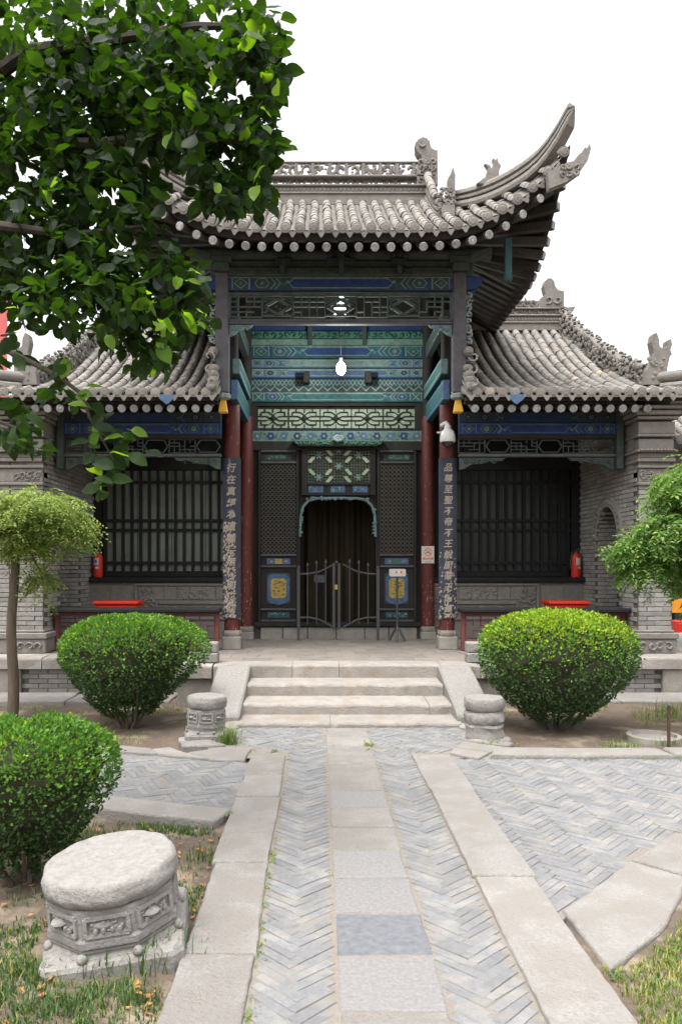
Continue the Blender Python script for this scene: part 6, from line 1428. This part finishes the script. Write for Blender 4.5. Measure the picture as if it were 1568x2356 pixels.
holes = [[(335,335),(352,335),(430,412),(442,400),(455,470),(590,505),(520,560),(420,545),(330,480),(372,440),(340,400)],[(165,770),(235,770),(245,880),(150,885)],[(30,835),(95,835),(95,885),(20,885)],[(470,20),(512,5),(520,60),(500,100),(465,70)],[(470,170),(505,185),(495,235),(455,215)],[(10,375),(85,360),(80,425),(20,440)],[(205,415),(270,420),(280,455),(200,450)],[(-5,140),(40,140),(45,170),(-5,185)],[(385,215),(410,225),(400,255),(378,245)],[(245,440),(280,455),(262,500),(238,480)],[(560,110),(585,112),(580,140),(558,135)],[(60,480),(90,470),(95,500),(66,510)],[(160,185),(172,180),(176,195),(164,200)],[(285,185),(300,180),(302,196),(286,200)],[(210,120),(224,118),(226,134),(212,136)],[(335,520),(360,520),(372,590),(340,580)],[(0,715),(35,715),(35,830),(0,830)],[(215,580),(255,585),(250,625),(220,620)],[(150,560),(168,560),(166,580),(150,580)]]
for bx, by, br, dens in blobs:
    n = int(br*br*3.14/900*(9.0 if by < 520 else 7.0)*dens)+4; depth = min(.75, .35+br*.0018)
    for k in range(n):
        v = rv(rr); q = rr.random()**.42; x, y = bx+br*v.x*q, by+br*v.y*q; Yv = Yb + depth*v.z*q + (.3 if br > 120 else 0) + (-.1 if by > 600 else 0)
        if any(inpoly((x,y), h_) for h_ in holes) and rr.random() < .9: continue
        if math.sin(x*.043+1.3*math.sin(y*.021))*math.sin(y*.047+x*.013) > .5 and rr.random() < .88: continue
        c = P(x, y, Yv); az = rr.uniform(0,6.28); el = rad(rr.uniform(-70,25)); d = Vector((math.cos(az)*math.cos(el), math.sin(az)*math.cos(el), math.sin(el)))
        nn = Vector((0,0,1))+rv(rr)*.85
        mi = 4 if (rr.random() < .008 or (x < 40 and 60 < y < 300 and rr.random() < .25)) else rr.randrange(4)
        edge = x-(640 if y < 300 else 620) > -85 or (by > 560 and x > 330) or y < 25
        if mi < 4 and q > .6 and rr.random() < (.72 if edge else .08): mi = rr.choice((5,6))  # outer leaves mostly take the brighter colour, painted as if backlit
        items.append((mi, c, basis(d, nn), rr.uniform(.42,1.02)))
for bx, by in ((205,935),(215,985),(235,1000),(262,985),(285,1010),(300,1035),(325,1043),(222,1040),(240,1060),(265,1075),(248,1100),(230,1120),(262,1115),(276,1045),(200,1020),(255,1035),(190,900),(170,925),(205,905),(240,960),(270,1010),(295,990),(236,1128),(210,1075)):
    for k in range(2):
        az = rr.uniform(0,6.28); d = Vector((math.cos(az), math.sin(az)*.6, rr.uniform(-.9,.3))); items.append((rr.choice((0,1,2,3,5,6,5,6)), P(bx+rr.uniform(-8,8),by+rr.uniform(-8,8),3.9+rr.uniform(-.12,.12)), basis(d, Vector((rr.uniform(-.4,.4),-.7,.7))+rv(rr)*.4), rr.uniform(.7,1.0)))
rr.shuffle(items); items.sort(key=lambda t: t[1][1])
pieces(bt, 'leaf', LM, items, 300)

# ------------------------------------------------------------------ grass, weeds, fallen leaves
def blade(mb, x, y, z, h, rr, m):
    a = rr.uniform(0,6.28); w_ = rr.uniform(.0018,.0035); ln = rr.uniform(.2,.8)*h; dx, dy = math.cos(a), math.sin(a); b_ = len(mb.v)
    mb.v += [(x-dy*w_,y+dx*w_,z),(x+dy*w_,y-dx*w_,z),(x-dy*w_*.8+dx*ln*.35,y+dx*w_*.8+dy*ln*.35,z+h*.62),(x+dy*w_*.8+dx*ln*.35,y-dx*w_*.8+dy*ln*.35,z+h*.62),(x+dx*ln,y+dy*ln,z+h*.95)]
    mb.f += [[b_,b_+1,b_+3,b_+2],[b_+2,b_+3,b_+4]]; mb.m += [m,m]
rr = random.Random(4)
left_lawn = [(-1.9,2.0),(-.58,2.0),(-.58,4.85),(-1.35,5.08),(-2.6,5.5),(-2.6,3.0)]
right_lawn = [(1.14,2.0),(1.14,3.02),(1.52,3.40),(1.78,3.72),(2.25,4.24),(3.6,5.4),(4.5,5.0),(3.5,2.0)]
def scatter(poly, n, fn):
    xs = [p[0] for p in poly]; ys = [p[1] for p in poly]; k = 0
    while k < n:
        p = (rr.uniform(min(xs),max(xs)), rr.uniform(min(ys),max(ys))); k += 1
        if inpoly(p, poly): fn(*p)
g = MB()
def gl(x, y):
    f = -.35 + math.sin(3.1*x+1.7*y)+math.sin(5.3*x-4.1*y+2)+math.sin(9*x+7*y)*.6
    if f < -.9 and rr.random() < .9: return
    if math.hypot(x+.85, y-3.4) < .36: return
    if math.hypot(x+1.45, y-4.0) < .5 and rr.random() < .93: return
    for q in range(4): blade(g, x+rr.uniform(-.02,.02), y+rr.uniform(-.02,.02), soilz(x,y)-.004, rr.uniform(.018,.055)*(1.25 if f > .8 else .8), rr, 0 if rr.random() < .88 else 1)
scatter(left_lawn, 15000, gl)
for cx, cy, n, h in ((-.66,3.22,110,.17),(-.80,3.13,60,.13),(-1.13,3.12,60,.09),(-1.3,2.95,80,.09),(-.95,2.85,110,.085),(-.72,2.9,60,.09),(-1.2,2.7,90,.09),(-.62,4.4,60,.10)):
    for q in range(n): x, y = cx+rr.gauss(0,.07), cy+rr.gauss(0,.05); blade(g, x, y, soilz(x,y)-.004, h*rr.uniform(.5,1.1), rr, 0)
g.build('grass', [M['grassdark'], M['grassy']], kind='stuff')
g = MB()
def gr_(x, y):
    for q in range(5): blade(g, x+rr.uniform(-.02,.02), y+rr.uniform(-.02,.02), soilz(x,y)-.004, rr.uniform(.015,.045), rr, 0 if rr.random() < .62 else 1)
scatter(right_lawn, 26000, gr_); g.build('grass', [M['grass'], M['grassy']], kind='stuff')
g = MB()
def gs_(x, y):
    f = math.sin(4*x+3*y)+math.sin(7*x-5*y)
    if f > .5 and math.hypot(x-2.33,y-7.75) > .6: 
        for q in range(2): blade(g, x+rr.uniform(-.02,.02), y+rr.uniform(-.02,.02), soilz(x,y)-.004, rr.uniform(.015,.05), rr, 0 if rr.random() < .6 else 1)
scatter([(1.6,7.0),(5,7.0),(5,9.1),(2,9.1)], 4000, gs_); scatter([(-1.2,7.1),(-1.0,7.7),(-1.5,9.0),(-4,9.1),(-4,8.0),(-2.3,7.2)], 4000, gs_)
for cx, cy, n, h, sp_ in ((PX(524,7.0),7.0,170,.22,.05),(PX(1128,6.95),6.95,70,.10,.06),(PX(1330,6.72),6.45,50,.06,.06),(PX(1350,6.6),6.48,20,.05,.02),(PX(1480,6.6),6.45,60,.06,.06),(PX(1440,6.9),6.9,90,.09,.09),(PX(1555,6.6),6.46,60,.07,.05),(PX(1545,8.2),8.3,160,.22,.12),(PX(1520,7.2),7.05,60,.09,.08)):
    for q in range(n): x, y = cx+rr.gauss(0,sp_), cy+rr.gauss(0,sp_*.6); blade(g, x, y, -.03, h*rr.uniform(.5,1.1), rr, 0)
g.build('grass', [M['grass'], M['grassy']], kind='stuff')
# weeds in the joints of the paving
g = MB()
def weed(x, y, n, s_):
    for q in range(n): 
        d = Vector((rr.uniform(-1,1),rr.uniform(-1,1),rr.uniform(.2,1))); L = s_*rr.uniform(.5,1); leaf_quad(g, Vector((x+rr.gauss(0,s_*.7),y+rr.gauss(0,s_),-.002)), d, Vector((0,0,1)), L, L*.5, .1, 0 if rr.random() < .7 else 1)
for i in range(34): weed(-.252+rr.uniform(-.01,.012), rr.uniform(2.4,4.6), rr.randint(4,14), .02)
for i in range(14): weed(rr.choice((.072,.47))+rr.uniform(-.006,.006), rr.uniform(2.4,7.2), rr.randint(3,8), .014)
for x, y, n, s_ in ((PX(845,6.95),6.95,60,.03),(PX(845,6.75),6.75,25,.025),(PX(715,6.9),6.9,20,.018),(PX(690,6.95),6.95,16,.018),(PX(630,6.72),6.72,40,.025),(PX(585,6.75),6.75,20,.02),(PX(905,6.85),6.85,25,.022),(PX(920,7.1),7.1,16,.02),(-.56,5.02,40,.03),(-.57,4.22,14,.015),(1.08,4.02,30,.022),(.80,4.0,14,.018),(1.15,3.08,40,.03),(PX(800,6.6),6.4,0,.02),(-.70,6.84,20,.02),(1.35,6.8,24,.025)): weed(x,y,n,s_)
g.build('weeds', [M['grass'], M['grassy']], kind='stuff')
g = MB()
def dead(x, y, z=None, s_=.035):
    a = rr.uniform(0,6.28); z = soilz(x,y)+.012 if z is None else z; L = s_*rr.uniform(.6,1.4); leaf_quad(g, Vector((x,y,z)), Vector((math.cos(a),math.sin(a),rr.uniform(-.1,.5))), Vector((rr.uniform(-.5,.5),rr.uniform(-.5,.5),1)), L, L*.55, rr.uniform(-.2,.35))
scatter(left_lawn, 270, dead); scatter([(-.72,2.2),(-.58,2.2),(-.58,4.8),(-.68,4.8)], 60, dead); scatter([(-1.3,7.1),(-1.1,7.7),(-3,9),(-4,8.5),(-2.3,7.2)], 170, lambda x,y: dead(x,y,None,.02)); scatter([(1.7,7.0),(4,7.0),(4,9),(2,9)], 200, lambda x,y: dead(x,y,None,.02)); scatter(right_lawn, 60, dead)
for x, y in ((-.36,2.62),(.63,5.6),(.48,6.7),(-.47,3.35)): dead(x, y, .02, .03)
g.build('fallen_leaves', [M['dead']], kind='stuff')
